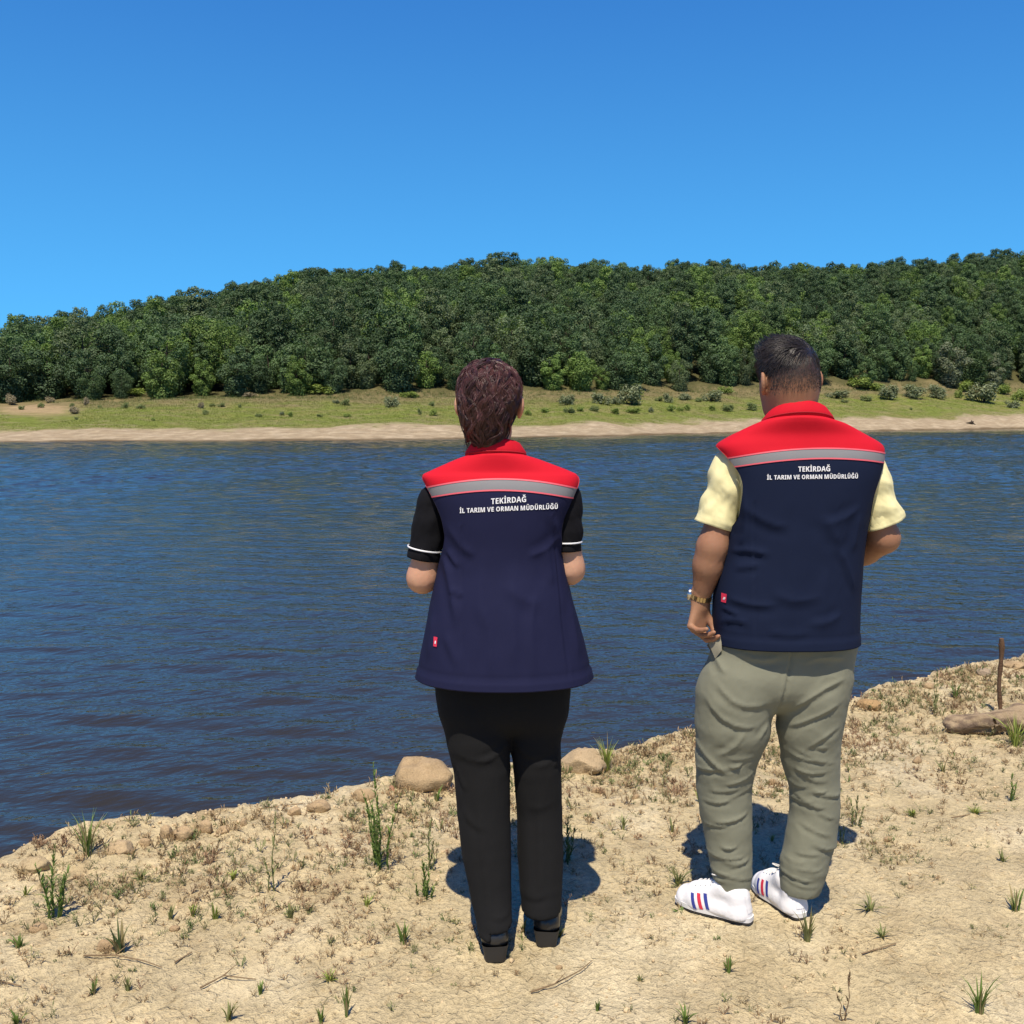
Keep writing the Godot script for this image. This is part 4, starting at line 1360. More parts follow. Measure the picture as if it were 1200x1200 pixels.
func build_vest(P: Dictionary, V: Dictionary, root: Node) -> Node3D:
	var rows := []
	for e in V.px:
		var l := loc(P, e[1], e[0], e[5]); var r := loc(P, e[2], e[0], e[5])
		rows.append(PackedFloat32Array([(l.y + r.y) * 0.5, (l.x + r.x) * 0.5, (r.x - l.x) * 0.5, e[3], e[4], e[5], e[6], e[7]]))
	V.rows = rows
	V.hem = rows[0][0]
	V.folds = fold_list(P, V.fold_px, 0.12)
	var g := MB.new()
	var nu := 190; var nv := 140
	var sheet := []
	for j in nv + 1:
		var r := vest_row(V, float(j) / nv)
		var line := []
		for k in nu:
			line.append(vest_ring(V, r, -TAU * k / nu))
		sheet.append(line)
	g.sheet(sheet, true)
	var ip := PackedVector3Array(); var inn := PackedVector3Array()
	for k in range(0, g.i.size(), 3):
		for j in [0, 2, 1]:
			ip.append(g.v[g.i[k + j]]); inn.append(g.n[g.i[k + j]].normalized())
	var rim := []
	var soup := clip(V, [ip, inn], 2, 0.0, rim)
	soup = clip(V, soup, 3, 0.0, rim)
	var vest := Node3D.new()
	vest.name = "vest"
	root.add_child(vest)
	var none := []
	var bw: float = V.bandw
	part("back_panel", soup_mesh(clip(V, soup, 1, -bw, none)), V.navy, vest)
	part("yoke", soup_mesh(clip(V, soup, 0, 0.0, none)), M.red, vest)
	var bs := clip(V, clip(V, soup, 0, -bw, none), 1, 0.0, none)
	part("reflective_band", soup_mesh(bs, 0.001), M.band, vest)
	part("piping", soup_mesh(clip(V, clip(V, soup, 0, -0.0015, none), 1, 0.0025, none), 0.0022), M.piping, vest)
	part("piping", soup_mesh(clip(V, clip(V, soup, 0, -bw - 0.002, none), 1, -bw + 0.002, none), 0.0022), M.piping, vest)
	# shirt body under the vest, seen through the armholes
	var us := []
	for j in 30:
		var r := vest_row(V, lerpf(0.35, 0.94, j / 29.0))
		var line := []
		for k in 60:
			var p := vest_ring(V, r, -TAU * k / 60.0, -0.016)
			line.append(Vector3(lerpf(r[1], p.x, 0.93), p.y - 0.004, p.z))
		us.append(line)
	var um := MB.new()
	um.sheet(us, true)
	part("shirt", um.mesh(), V.shirt, root)
	# thickness of the armhole edges
	var rm := MB.new()
	for e in rim:
		var a: Vector3 = e[0][0]; var b: Vector3 = e[1][0]
		var red: bool = vest_f(V, 0, -bw, a) > 0.0
		var col := Color(0.5, 0.012, 0.024) if red else Color(0.008, 0.011, 0.026)
		var q := []
		for w in [[a + e[0][1] * 0.0012, 0], [b + e[1][1] * 0.0012, 0], [b - e[1][1] * 0.009, 0], [a - e[0][1] * 0.009, 0]]:
			q.append(rm.add(w[0], col))
		rm.quad(q[0], q[1], q[2], q[3])
	part("armhole_binding", rm.mesh(), mat("armhole_binding", Color.WHITE, 0.8, {"vc": true}), vest)
	# turned-in hem
	var hm := MB.new()
	var r0 := vest_row(V, 0.0)
	var hs := []
	for off in [[0.001, 0.0], [-0.002, -0.003], [-0.008, 0.0], [-0.03, 0.05]]:
		var line := []
		for k in nu:
			line.append(vest_ring(V, r0, TAU * k / nu, off[0]) + Vector3(0, off[1], 0))
		hs.append(line)
	hm.sheet(hs, true)
	part("hem", hm.mesh(), V.navy, vest)
	# stand-up collar, open at the front
	var C: Dictionary = V.collar
	var cm := MB.new()
	var cs := []
	for prof in [[-0.022, -0.5], [0.001, 0.0], [0.008, 0.4], [0.0, 1.0], [-0.004, 1.05], [-0.010, 1.0], [-0.012, 0.0]]:
		var line := []
		for k in 61:
			var th := deg_to_rad(245.0 - 310.0 * k / 60.0)
			var s := sin(th)
			var back := (s + 1.0) * 0.5
			var rr: float = lerpf(1.0, C.top, prof[1])
			var h: float = C.y + C.tilt * s + prof[1] * lerpf(C.h * 0.7, C.h, back)
			var p := Vector3(C.x + (C.a * rr + prof[0]) * cos(th), h, C.z + (C.b * rr + prof[0]) * s)
			p += Vector3(cos(th), 0, s) * 0.002 * n_mid.get_noise_2d(k * 9.0, prof[1] * 20.0)
			line.append(p)
		cs.append(line)
	cm.sheet(cs)
	part("collar", cm.mesh(), M.red, vest)
	# seam where the collar is sewn on
	var sp := []; var sr := []
	for k in 61:
		var th := deg_to_rad(245.0 - 310.0 * k / 60.0)
		var rr: float = lerpf(1.0, C.top, 0.22)
		sp.append(Vector3(C.x + (C.a * rr + 0.0055) * cos(th), C.y + C.tilt * sin(th) + 0.22 * C.h * lerpf(0.7, 1.0, (sin(th) + 1.0) * 0.5), C.z + (C.b * rr + 0.0055) * sin(th))); sr.append(0.0022)
	var sm := MB.new()
	sm.tube(sp, sr, 6)
	part("collar_seam", sm.mesh(), mat("dark_red_seam", lin(0.34, 0.006, 0.015), 0.85), vest)
	# print on the back
	for t in V.text:
		var p0 := loc(P, t[1], t[3], 0.12); var p1 := loc(P, t[2], t[4], 0.12)
		print_on(V, vest, t[0], p0, p1, t[5])
	# small woven tag on the side seam
	var tp := loc(P, V.tag[0], V.tag[1], 0.1)
	var tg := MB.new()
	var tz := vest_z(V, tp.x, tp.y)
	var tq := []
	for e in [[-0.005, 0.013], [0.006, 0.013], [0.004, -0.013], [-0.006, -0.013]]:
		tq.append(Vector3(tp.x + e[0], tp.y + e[1], vest_z(V, tp.x + e[0], tp.y + e[1]) + 0.005))
	tg.sheet([[tq[3], tq[2]], [tq[0], tq[1]]])
	tg.sheet([[tq[3] - Vector3(0, 0, 0.002), tq[2] - Vector3(0, 0, 0.002)], [tq[3], tq[2]]])
	var tn := part("side_tag", tg.mesh(), mat("red_tag", lin(0.60, 0.03, 0.07), 0.6), vest)
	var tw := MB.new()
	var z2 := Vector3(0, 0, 0.0015)
	tw.sheet([[tq[3].lerp(tq[1], 0.3) + z2, tq[2].lerp(tq[0], 0.3) + z2], [tq[3].lerp(tq[0], 0.62) + z2 + Vector3(0.0035, 0, 0), tq[2].lerp(tq[1], 0.62) + z2 - Vector3(0.003, 0, 0)]])
	part("woven_mark", tw.mesh(), M.white_print, tn)
	return vest

func print_on(V: Dictionary, vest: Node, words: String, p0: Vector3, p1: Vector3, bow: float) -> void:
	var tm := TextMesh.new()
	var f := SystemFont.new()
	f.font_names = PackedStringArray(["Droid Sans"])
	f.font_weight = 700
	tm.font = f
	tm.text = words
	tm.font_size = 32
	tm.pixel_size = 0.01
	tm.depth = 0.05
	tm.curve_step = 1.0
	var a := tm.get_mesh_arrays()
	var v: PackedVector3Array = a[Mesh.ARRAY_VERTEX]
	var lo := v[0]; var hi := v[0]
	for p in v:
		lo = lo.min(p); hi = hi.max(p)
	# height of a plain capital, without the accents
	var sc := (p1.x - p0.x) / (hi.x - lo.x)
	var out := PackedVector3Array()
	for p in v:
		var u := (p.x - lo.x) / (hi.x - lo.x)
		var x := lerpf(p0.x, p1.x, u)
		var y: float = lerpf(p0.y, p1.y, u) + (p.y - V.text_base) * sc * 1.06 + bow * 4.0 * u * (1.0 - u)
		out.append(Vector3(x, y, vest_z(V, x, y) + 0.0016 + (0.0004 if p.z > 0.0 else -0.0006)))
	a[Mesh.ARRAY_VERTEX] = out
	var m := ArrayMesh.new()
	m.add_surface_from_arrays(Mesh.PRIMITIVE_TRIANGLES, a)
	var o := part("lettering", m, M.white_print, vest)
	o.set_meta("label", "white capital letters printed across the back")

# ---- loose tube of cloth round an arm, open at its lower end
func sleeve(pts: Array, rad: Array, flat: float, sd: float, crease := 0.004) -> MB:
	var mb := MB.new()
	var rows := []
	var seg := 40; var n := 56
	var cu := Curve3D.new()
	for p in pts:
		cu.add_point(p)
	for k in range(1, pts.size() - 1):
		var tan: Vector3 = (pts[k + 1] - pts[k - 1]) * 0.2
		cu.set_point_in(k, -tan); cu.set_point_out(k, tan)
	var L := cu.get_baked_length()
	for j in seg + 3:
		var t := minf(float(j) / seg, 1.0)
		var c := cu.sample_baked(L * t)
		var d := (cu.sample_baked(minf(L * t + 0.01, L)) - cu.sample_baked(minf(L * t + 0.01, L) - 0.02)).normalized()
		var ax := d.cross(Vector3(0, 0, 1)).normalized()
		var az := ax.cross(d)
		var r := table_flat(rad, t)
		var inset := 0.0
		if j == seg + 1: inset = 0.004
		if j == seg + 2:
			inset = 0.006; c -= d * 0.045
		var line := []
		for k in n:
			var th := TAU * k / n
			var wr := crease * (n_mid.get_noise_3d(cos(th) * 22.0, t * 46.0 + sin(th) * 14.0, sd) * 1.6 + 0.5 * sin(t * 17.0 + 2.0 * cos(th + sd)))
			wr *= smoothstep(0.0, 0.3, t)
			if t > 0.9: wr += 0.0015
			line.append(c + (ax * cos(th) + az * sin(th) * flat) * (r + wr - inset))
		rows.append(line)
	var first := mb.v.size()
	for r in rows:
		for p in r: mb.add(p)
	for j in rows.size() - 1:
		for k in n:
			var k2 := (k + 1) % n
			mb.quad(first + j * n + k, first + (j + 1) * n + k, first + (j + 1) * n + k2, first + j * n + k2)
	# wind so that the cloth looks outwards
	var mid := cu.sample_baked(L * 0.5)
	var q := mb.v[first + 20 * n]
	if mb.n[first + 20 * n].dot(q - mid) < 0.0:
		for k in range(0, mb.i.size(), 3):
			var s := mb.i[k + 1]; mb.i[k + 1] = mb.i[k + 2]; mb.i[k + 2] = s
		for k in mb.n.size(): mb.n[k] = -mb.n[k]
	return mb

func ring_band(c: Vector3, d: Vector3, r: float, flat: float, h: float, thick := 0.0015) -> MB:
	var mb := MB.new()
	d = d.normalized()
	var ax := d.cross(Vector3(0, 0, 1)).normalized()
	var az := ax.cross(d)
	var rows := []
	for e in [[-h * 0.5, 0.0], [-h * 0.5, thick], [h * 0.5, thick], [h * 0.5, 0.0]]:
		var line := []
		for k in 48:
			var th := TAU * k / 48.0
			line.append(c + d * e[0] + (ax * cos(th) + az * sin(th) * flat) * (r + e[1]))
		rows.append(line)
	mb.sheet(rows, true)
	if mb.n[48 + 5].dot(mb.v[48 + 5] - c) < 0.0:
		for k in range(0, mb.i.size(), 3):
			var s := mb.i[k + 1]; mb.i[k + 1] = mb.i[k + 2]; mb.i[k + 2] = s
		for k in mb.n.size(): mb.n[k] = -mb.n[k]
	return mb

# ---- head, neck, ears, face; T places it, its -z is the face
func head_field(T: Transform3D, sc: float, cell: float, neck_to: Vector3, neck_r: float, ear := 0.083) -> Field:
	var c := T.origin
	var F := Field.new(c + Vector3(-0.13, -0.27, -0.16) * sc, c + Vector3(0.13, 0.15, 0.16) * sc, cell)
	var B := T.basis.orthonormalized()
	F.ell(T * Vector3(0, 0.0, 0.012), Vector3(0.076, 0.098, 0.097) * sc, 0.01, B)
	F.ell(T * Vector3(0, -0.052, -0.032), Vector3(0.062, 0.086, 0.066) * sc, 0.03, B)
	F.ell(T * Vector3(0, -0.035, 0.03), Vector3(0.066, 0.07, 0.07) * sc, 0.03, B)
	F.cap(T * Vector3(-0.035, -0.10, -0.03), T * Vector3(0, -0.122, -0.07), 0.02 * sc, 0.02 * sc, 0.03)
	F.cap(T * Vector3(0.035, -0.10, -0.03), T * Vector3(0, -0.122, -0.07), 0.02 * sc, 0.02 * sc, 0.03)
	F.cap(T * Vector3(0, -0.004, -0.094), T * Vector3(0, -0.042, -0.112), 0.008 * sc, 0.013 * sc, 0.012)
	F.cap(T * Vector3(-0.012, -0.046, -0.098), T * Vector3(0.012, -0.046, -0.098), 0.010 * sc, 0.010 * sc, 0.008)
	F.cap(T * Vector3(-0.036, 0.016, -0.084), T * Vector3(0.036, 0.016, -0.084), 0.011 * sc, 0.011 * sc, 0.02)
	for s in [-1.0, 1.0]:
		F.ell(T * Vector3(0.031 * s, -0.004, -0.099), Vector3(0.018, 0.012, 0.012) * sc, 0.012, B, true)
		F.ell(T * Vector3(0.031 * s, -0.005, -0.083), Vector3(0.0125, 0.011, 0.012) * sc, 0.003, B)
		# ear: shell, rim, lobe
		var E := B * Basis(Vector3.UP, 0.42 * s)
		F.ell(T * Vector3(ear * s, -0.016, 0.014), Vector3(0.009, 0.030, 0.020) * sc, 0.006, E)
		F.ell(T * Vector3((ear + 0.007) * s, -0.010, 0.009), Vector3(0.005, 0.018, 0.011) * sc, 0.005, E, true)
		F.cap(T * Vector3((ear - 0.003) * s, -0.042, 0.010), T * Vector3((ear - 0.004) * s, -0.049, 0.009), 0.007 * sc, 0.006 * sc, 0.006)
	F.cap(T * Vector3(-0.019, -0.077, -0.094), T * Vector3(0.019, -0.077, -0.094), 0.006 * sc, 0.006 * sc, 0.005)
	F.cap(T * Vector3(-0.016, -0.087, -0.093), T * Vector3(0.016, -0.087, -0.093), 0.007 * sc, 0.007 * sc, 0.004)
	F.cap(T * Vector3(0, -0.075, 0.028), neck_to, neck_r * 0.95, neck_r * 1.05, 0.035)
	return F

# wrist -> fwd to the knuckles, side to the thumb, palm where the fingers close
func hand_field(F: Field, wrist: Vector3, fwd: Vector3, side: Vector3, palm: Vector3, sc: float, curls: Array, thumb: Array) -> void:
	for k in 4:
		var u: float = [0.030, 0.010, -0.010, -0.028][k] * sc
		var kn: Vector3 = wrist + fwd * ([0.088, 0.092, 0.087, 0.078][k] * sc) + side * u
		F.cap(wrist + side * u * 0.55, kn, 0.014 * sc, 0.0105 * sc, 0.014)
		var p := kn
		var dir := fwd
		var len: Array = [[0.043, 0.026, 0.021], [0.047, 0.030, 0.022], [0.044, 0.028, 0.022], [0.034, 0.022, 0.019]][k]
		for j in 3:
			dir = dir.rotated(fwd.cross(palm).normalized(), curls[k][j])
			var q: Vector3 = p + dir * len[j] * sc
			F.cap(p, q, [0.0098, 0.0088, 0.0080][j] * sc, [0.0088, 0.0080, 0.0068][j] * sc, 0.003)
			p = q
	var tp := wrist + fwd * 0.020 * sc + side * 0.022 * sc
	F.cap(wrist + side * 0.006, tp, 0.017 * sc, 0.016 * sc, 0.012)
	for j in 3:
		var q: Vector3 = tp + (side * thumb[j].x + fwd * thumb[j].y + palm * thumb[j].z).normalized() * [0.040, 0.032, 0.024][j] * sc
		F.cap(tp, q, [0.0155, 0.0112, 0.0100][j] * sc, [0.0115, 0.0100, 0.0080][j] * sc, 0.006)
		tp = q

func skin_tint(g: MB, T: Transform3D, skin: Color, stubble: Color, low: float) -> void:
	var inv := T.affine_inverse()
	for k in g.v.size():
		var q := inv * g.v[k]
		var c := skin
		var m := n_mid.get_noise_3d(g.v[k].x * 120.0, g.v[k].y * 120.0, g.v[k].z * 120.0)
		c = c.lerp(Color(skin.r * 0.92, skin.g * 0.72, skin.b * 0.66), clampf(0.35 + m, 0.0, 0.7) * 0.6)
		if q.length() < 0.25:
			if q.z < -0.085 and absf(q.x) < 0.024 and q.y > -0.094 and q.y < -0.071: c = Color(skin.r * 0.8, skin.g * 0.45, skin.b * 0.45)
			if q.z < -0.07 and absf(absf(q.x) - 0.031) < 0.010 and absf(q.y + 0.005) < 0.006: c = Color(0.6, 0.58, 0.55) if absf(absf(q.x) - 0.031) > 0.005 else Color(0.03, 0.02, 0.015)
			if q.z < -0.075 and absf(absf(q.x) - 0.032) < 0.02 and absf(q.y - 0.020) < 0.005: c = stubble
			# shaved hair above the nape
			if absf(q.x) < 0.079 and q.z > -0.045:
				var grain := 0.12 * n_fine.get_noise_3d(q.x * 900.0, q.y * 900.0, q.z * 900.0)
				c = c.lerp(stubble, clampf(smoothstep(low - 0.030, low + 0.034, q.y + grain * 0.1) + grain, 0.0, 0.96) * (1.0 if q.z > -0.02 else 0.7))
		g.c[k] = c

func strand(g: MB, pts: PackedVector3Array, r0: float, col: Color) -> void:
	var arr := []; var rad := []
	for k in pts.size():
		arr.append(pts[k])
		rad.append(r0 * (1.0 - 0.8 * k / (pts.size() - 1)))
	g.tube(arr, rad, 3, col, false)

# ---- trousers: legs as rows of [py, left px, right px, z], hips given as capsules
func build_trousers(P: Dictionary, D: Dictionary, m: Material, root: Node) -> void:
	var F := Field.new(Vector3(D.lo[0], D.lo[1], -0.17), Vector3(D.hi[0], D.hi[1], 0.21), D.cell)
	for h in D.hips:
		var a := loc(P, h[0], h[1], h[2]); var b := loc(P, h[3], h[4], h[5])
		F.cap(a, b, h[6], h[7], h[8], Vector3(1, 1, h[9]))
	for leg in D.legs:
		var prev := Vector3.INF
		var pr := 0.0
		var first := true
		for e in leg:
			var l := loc(P, e[1], e[0], e[3]); var r := loc(P, e[2], e[0], e[3])
			var c := (l + r) * 0.5
			var rr := (r.x - l.x) * 0.5
			if prev != Vector3.INF:
				F.cap(prev, c, pr, rr, 0.02 if first else 0.003)
				first = false
			prev = c; pr = rr
		var e: Array = leg[leg.size() - 1]
		# open trouser end
		var bottom := loc(P, (e[1] + e[2]) * 0.5, e[0], e[3])
		var r := F.reach(bottom - Vector3(0.14, 0.16, 0.14), bottom + Vector3(0.14, 0.02, 0.14))
		for z in range(r[4], r[5]):
			for y in range(r[2], r[3]):
				for x in range(r[0], r[1]):
					var p := F.o + Vector3(x, y, z) * F.s
					var i := (z * F.ny + y) * F.nx + x
					F.f[i] = maxf(F.f[i], bottom.y + D.slant * (p.z - bottom.z) - p.y)
		F.cap(bottom - Vector3(0, 0.03, 0), bottom + Vector3(0, 0.006, 0), pr - 0.014, pr - 0.026, 0.003, Vector3.ONE, true)
	F.cut(Vector3(0, 1, 0), D.hi[1] - 0.02)
	var g := MB.new()
	F.mesh(g)
	var fl := fold_list(P, D.folds, 0.08)
	for k in g.v.size():
		var p := g.v[k]
		var nn := g.n[k].normalized()
		var h := folds_at(fl, Vector2(p.x, p.y)) * smoothstep(-0.35, 0.3, nn.z)
		var rip := n_mid.get_noise_3d(p.x * D.wrx, p.y * D.wry, p.z * D.wrx)
		h += D.wr * (0.35 - absf(rip)) * 1.6 + D.wr * 0.6 * n_big.get_noise_3d(p.x * 120.0, p.y * 160.0, p.z * 120.0)
		g.v[k] = p + nn * h
	g.redo()
	part("trousers", g.mesh(), m, root)

func build_people() -> void:
	woman()
	man()

func limb_body(F: Field, P: Dictionary, pelvis: Vector3, chest: Vector3, neck: Vector3, sh: Array, el: Array, wr: Array, knee: Array, ank: Array, r: Array) -> void:
	F.cap(pelvis, chest, 0.105, 0.105, 0.04, Vector3(0.85, 1, 1.2))
	F.cap(chest, neck, 0.09, 0.052, 0.05)
	for s in 2:
		F.cap(chest + Vector3(0, 0.04, 0), sh[s], 0.055, 0.024, 0.03)
		F.cap(sh[s], sh[s].lerp(el[s], 0.35), 0.020, r[0] * 0.78, 0.005)
		F.cap(sh[s].lerp(el[s], 0.35), sh[s].lerp(el[s], 0.7), r[0] * 0.78, r[0] * 0.92, 0.004)
		F.cap(sh[s].lerp(el[s], 0.7), el[s], r[0] * 0.92, r[0], 0.006)
		F.cap(el[s], el[s].lerp(wr[s], 0.35), r[0] * 0.98, r[1], 0.02)
		F.cap(el[s].lerp(wr[s], 0.35), wr[s], r[1], r[2], 0.012)
		F.cap(pelvis + Vector3(-0.08 + 0.16 * s, -0.04, 0), knee[s], 0.065, 0.042, 0.04)
		F.cap(knee[s], ank[s], 0.04, 0.026, 0.03)

func woman() -> void:
	var P := {"at": Vector3(-0.029, 0, -2.90)}
	var root := base("person", P.at)
	tag(root, "woman with dark auburn hair in a navy and red vest, black trousers and heeled shoes", "person")
	var skin := Color(0.50, 0.285, 0.185)
	# body
	var T := Transform3D(Basis(Vector3.UP, -0.05), loc(P, 574, 468, 0.0))
	var neck := T.origin + Vector3(0.005, -0.175, 0.03)
	var elb := [loc(P, 495, 677, -0.005), loc(P, 667, 667, -0.01)]
	var wri := [Vector3(-0.075, 1.08, -0.235), Vector3(0.06, 1.085, -0.24)]
	var shd := [loc(P, 510, 592, 0.0), loc(P, 661, 592, 0.0)]
	var ank := [loc(P, 580, 1095, 0.09), loc(P, 640, 1075, 0.01)]
	var kne := [loc(P, 566, 950, 0.03), loc(P, 632, 945, -0.01)]
	var F := Field.new(Vector3(-0.33, 0.02, -0.34), Vector3(0.33, 1.46, 0.2), 0.0125)
	limb_body(F, P, Vector3(0, 0.88, 0), Vector3(0, 1.22, 0), neck, shd, elb, wri, kne, ank, [0.043, 0.040, 0.025])
	var g := MB.new()
	F.mesh(g)
	var H := head_field(T, 0.96, 0.0042, neck, 0.050, 0.087)
	H.mesh(g)
	var W := Field.new(Vector3(-0.2, 0.98, -0.37), Vector3(0.2, 1.2, -0.15), 0.0042)
	for s in 2:
		var sg := -1.0 if s == 0 else 1.0
		W.cap(elb[s].lerp(wri[s], 0.72), wri[s], 0.030, 0.024, 0.01)
		var fw: Vector3 = (Vector3(0.02 * sg, 1.06 - 0.02 * s, -0.31) - wri[s]).normalized()
		var pl := Vector3(-sg, 0, 0.4).normalized()
		pl = (pl - fw * pl.dot(fw)).normalized()
		hand_field(W, wri[s], fw, pl.cross(fw) * sg if (pl.cross(fw) * sg).y > 0 else -(pl.cross(fw) * sg), pl, 0.9, [[0.6, 0.7, 0.4], [0.65, 0.75, 0.4], [0.7, 0.8, 0.45], [0.75, 0.8, 0.5]], [Vector3(0.5, 0.8, 0.5), Vector3(0.2, 0.9, 0.5), Vector3(0.0, 0.9, 0.6)])
	W.mesh(g)
	skin_tint(g, T, skin, Color(0.02, 0.012, 0.01), 0.3)
	part("body", g.mesh(), M.skin, root)
	# shirt sleeves with a thin white stripe
	for s in 2:
		var top := loc(P, [521, 652][s], [574, 574][s], 0.0)
		var mid := loc(P, [504, 663][s], [610, 606][s], 0.0)
		var cuff := loc(P, [496, 663][s], [655, 645][s], 0.0)
		var rad := [[0.0, 0.026], [0.1, 0.036], [0.22, 0.0435], [0.45, 0.0465], [0.7, 0.047], [1.0, 0.0455 if s == 0 else 0.042]]
		part("sleeve", sleeve([top, loc(P, [508.5, 664][s], [583, 581][s], 0.0), mid, cuff], rad, 1.1, 3.0 + s, 0.0028).mesh(), M.black_knit, root)
		part("sleeve_stripe", ring_band(cuff.lerp(mid, 0.27), mid - cuff, 0.0490 if s == 0 else 0.0455, 1.1, 0.0042, 0.002).mesh(), M.white_print, root)
	# vest
	var V := {"sd": 0.0, "navy": M.navy, "shirt": M.black_knit, "cx": 0.0, "band": loc(P, 590, 562, 0.11).y, "bandk": 0.62, "bandt": 0.0, "bandw": 0.029, "text_base": 0.0,
		"px": [[791, 489, 694, 0.182, 0.160, 0.0, 2.2, 0.0], [745, 496.5, 683, 0.166, 0.148, 0.0, 2.25, 0.0], [700, 506, 671, 0.148, 0.138, 0.0, 2.3, 0.0], [665, 513, 663, 0.128, 0.132, 0.0, 2.4, 0.0], [640, 516, 659, 0.124, 0.128, 0.0, 2.5, 0.0], [610, 512, 664, 0.122, 0.125, 0.003, 2.6, 0.0], [585, 504, 673, 0.118, 0.115, 0.006, 2.6, 0.0], [568, 498, 678, 0.108, 0.10, 0.008, 2.5, 0.0], [557.5, 494.5, 677, 0.094, 0.085, 0.008, 2.4, 0.002], [552, 503, 668, 0.084, 0.075, 0.008, 2.2, 0.004], [541, 529, 639, 0.080, 0.068, 0.010, 2.0, 0.012], [535, 545, 620, 0.074, 0.064, 0.012, 2.0, 0.011], [530, 558, 606, 0.058, 0.054, 0.012, 2.0, 0.006]],
		"fold_px": [[[[541, 618], [540, 690], [542, 792]], 0.0035, -0.003], [[[649, 606], [656, 690], [666, 790]], 0.0035, -0.003], [[[517, 650], [528, 690], [536, 740]], 0.013, 0.009], [[[522, 645], [538, 668]], 0.009, 0.007], [[[526, 690], [545, 700]], 0.009, 0.005], [[[520, 740], [538, 780]], 0.012, 0.006], [[[646, 600], [655, 630], [660, 655]], 0.011, 0.007], [[[640, 640], [648, 690]], 0.016, 0.005], [[[600, 650], [604, 790]], 0.035, 0.006], [[[566, 640], [558, 790]], 0.03, 0.006], [[[668, 700], [680, 780]], 0.014, 0.006], [[[508, 720], [500, 780]], 0.014, 0.006], [[[560, 700], [575, 745], [572, 795]], 0.018, 0.006], [[[630, 690], [622, 740], [628, 795]], 0.018, 0.006], [[[520, 610], [540, 640], [560, 650]], 0.014, 0.005], [[[660, 625], [640, 645], [615, 652]], 0.014, 0.005], [[[590, 680], [612, 700], [640, 705]], 0.02, 0.004]],
		"text": [["TEKİRDAĞ", 575.5, 616.5, 587.5, 585, 0.0004], ["İL TARIM VE ORMAN MÜDÜRLÜĞÜ", 538.5, 654, 599, 594.5, 0.0022]],
		"tag": [510.5, 751],
		"collar": {"x": loc(P, 581, 535).x, "y": loc(P, 581, 535, 0.04).y - 0.004, "z": 0.012, "a": 0.082, "b": 0.070, "h": 0.042, "tilt": 0.012, "top": 0.86}}
	V.cx = loc(P, 586, 600).x
	var ty := loc(P, 496, 557).y
	V.arm = [[ty - 0.128, 0.124, -0.006, 0.082], [ty - 0.126, 0.124, -0.012, 0.078]]
	build_vest(P, V, root)
	# trousers
	build_trousers(P, {"lo": [-0.25, 0.03], "hi": [0.25, 0.92], "cell": 0.0072, "k": 0.03, "slant": -0.1, "wr": 0.0024, "wrx": 120.0, "wry": 60.0,
		"hips": [[552, 798, 0.0, 627, 798, 0.0, 0.103, 0.103, 0.03, 1.0], [552, 824, 0.012, 628, 824, 0.008, 0.094, 0.092, 0.03, 1.0]],
		"legs": [[[835, 517, 592, 0.01], [865, 523, 597.3, 0.015], [900, 532, 598, 0.02], [950, 536, 597.5, 0.03], [1000, 542, 598.5, 0.05], [1050, 552, 599, 0.08], [1082, 559, 600, 0.110], [1094, 560, 601, 0.118]],
			[[835, 599, 664, 0.0], [865, 598.7, 657, 0.0], [900, 601.5, 657.5, 0.0], [950, 605.5, 658.5, -0.01], [1000, 607, 659.5, 0.005], [1040, 609, 658.5, 0.025], [1056, 611, 658, 0.034], [1066, 611, 658, 0.040]]],
		"folds": [[[[536, 896], [541, 914], [548, 928]], 0.009, 0.006], [[[658, 886], [640, 898], [618, 894]], 0.010, 0.005], [[[532, 878], [556, 888], [584, 886]], 0.012, 0.003], [[[655, 893], [648, 903]], 0.007, 0.006], [[[560, 925], [568, 1000], [576, 1085]], 0.012, 0.005], [[[630, 920], [634, 1000], [632, 1060]], 0.012, 0.005], [[[576, 1058], [588, 1063], [599, 1056]], 0.009, 0.003], [[[560, 1078], [574, 1086], [590, 1082]], 0.007, 0.005], [[[614, 1050], [628, 1052], [640, 1046]], 0.009, 0.003], [[[596, 868], [580, 884], [556, 890]], 0.010, 0.005], [[[600, 868], [618, 886], [640, 888]], 0.010, 0.005], [[[545, 940], [552, 960], [575, 968]], 0.010, 0.004], [[[618, 946], [634, 950], [655, 940]], 0.012, 0.002]]}, M.black_trousers, root)
	# shoes
	heeled_shoe(root, loc(P, 581, 1130, 0.163) * Vector3(1, 0, 1), Vector3(-0.10, 0, -1), 0.10)
	heeled_shoe(root, loc(P, 640, 1112, 0.08) * Vector3(1, 0, 1), Vector3(0.08, 0, -1), 0.12)
	# hair: gathered loosely towards the nape, loose lock on one side
	var hc := T.origin
	var K := Field.new(hc + Vector3(-0.13, -0.20, -0.14), hc + Vector3(0.13, 0.15, 0.16), 0.005)
	K.ell(T * Vector3(0, 0.025, 0.014), Vector3(0.0845, 0.084, 0.098), 0.01)
	K.ell(T * Vector3(-0.006, -0.03, 0.05), Vector3(0.068, 0.085, 0.064), 0.03)
	K.ell(T * Vector3(-0.004, -0.098, 0.046), Vector3(0.045, 0.055, 0.042), 0.03)
	K.cap(T * Vector3(-0.058, -0.06, 0.03), T * Vector3(-0.060, -0.115, 0.03), 0.014, 0.006, 0.015)
	K.ell(T * Vector3(0, -0.06, -0.115), Vector3(0.074, 0.115, 0.085), 0.01, Basis.IDENTITY, true)
	for s in [-1.0, 1.0]:
		K.ell(T * Vector3(0.094 * s, -0.025, 0.010), Vector3(0.018, 0.032, 0.026), 0.006, Basis.IDENTITY, true)
	var hg := MB.new()
	K.mesh(hg, Color(0.018, 0.009, 0.009))
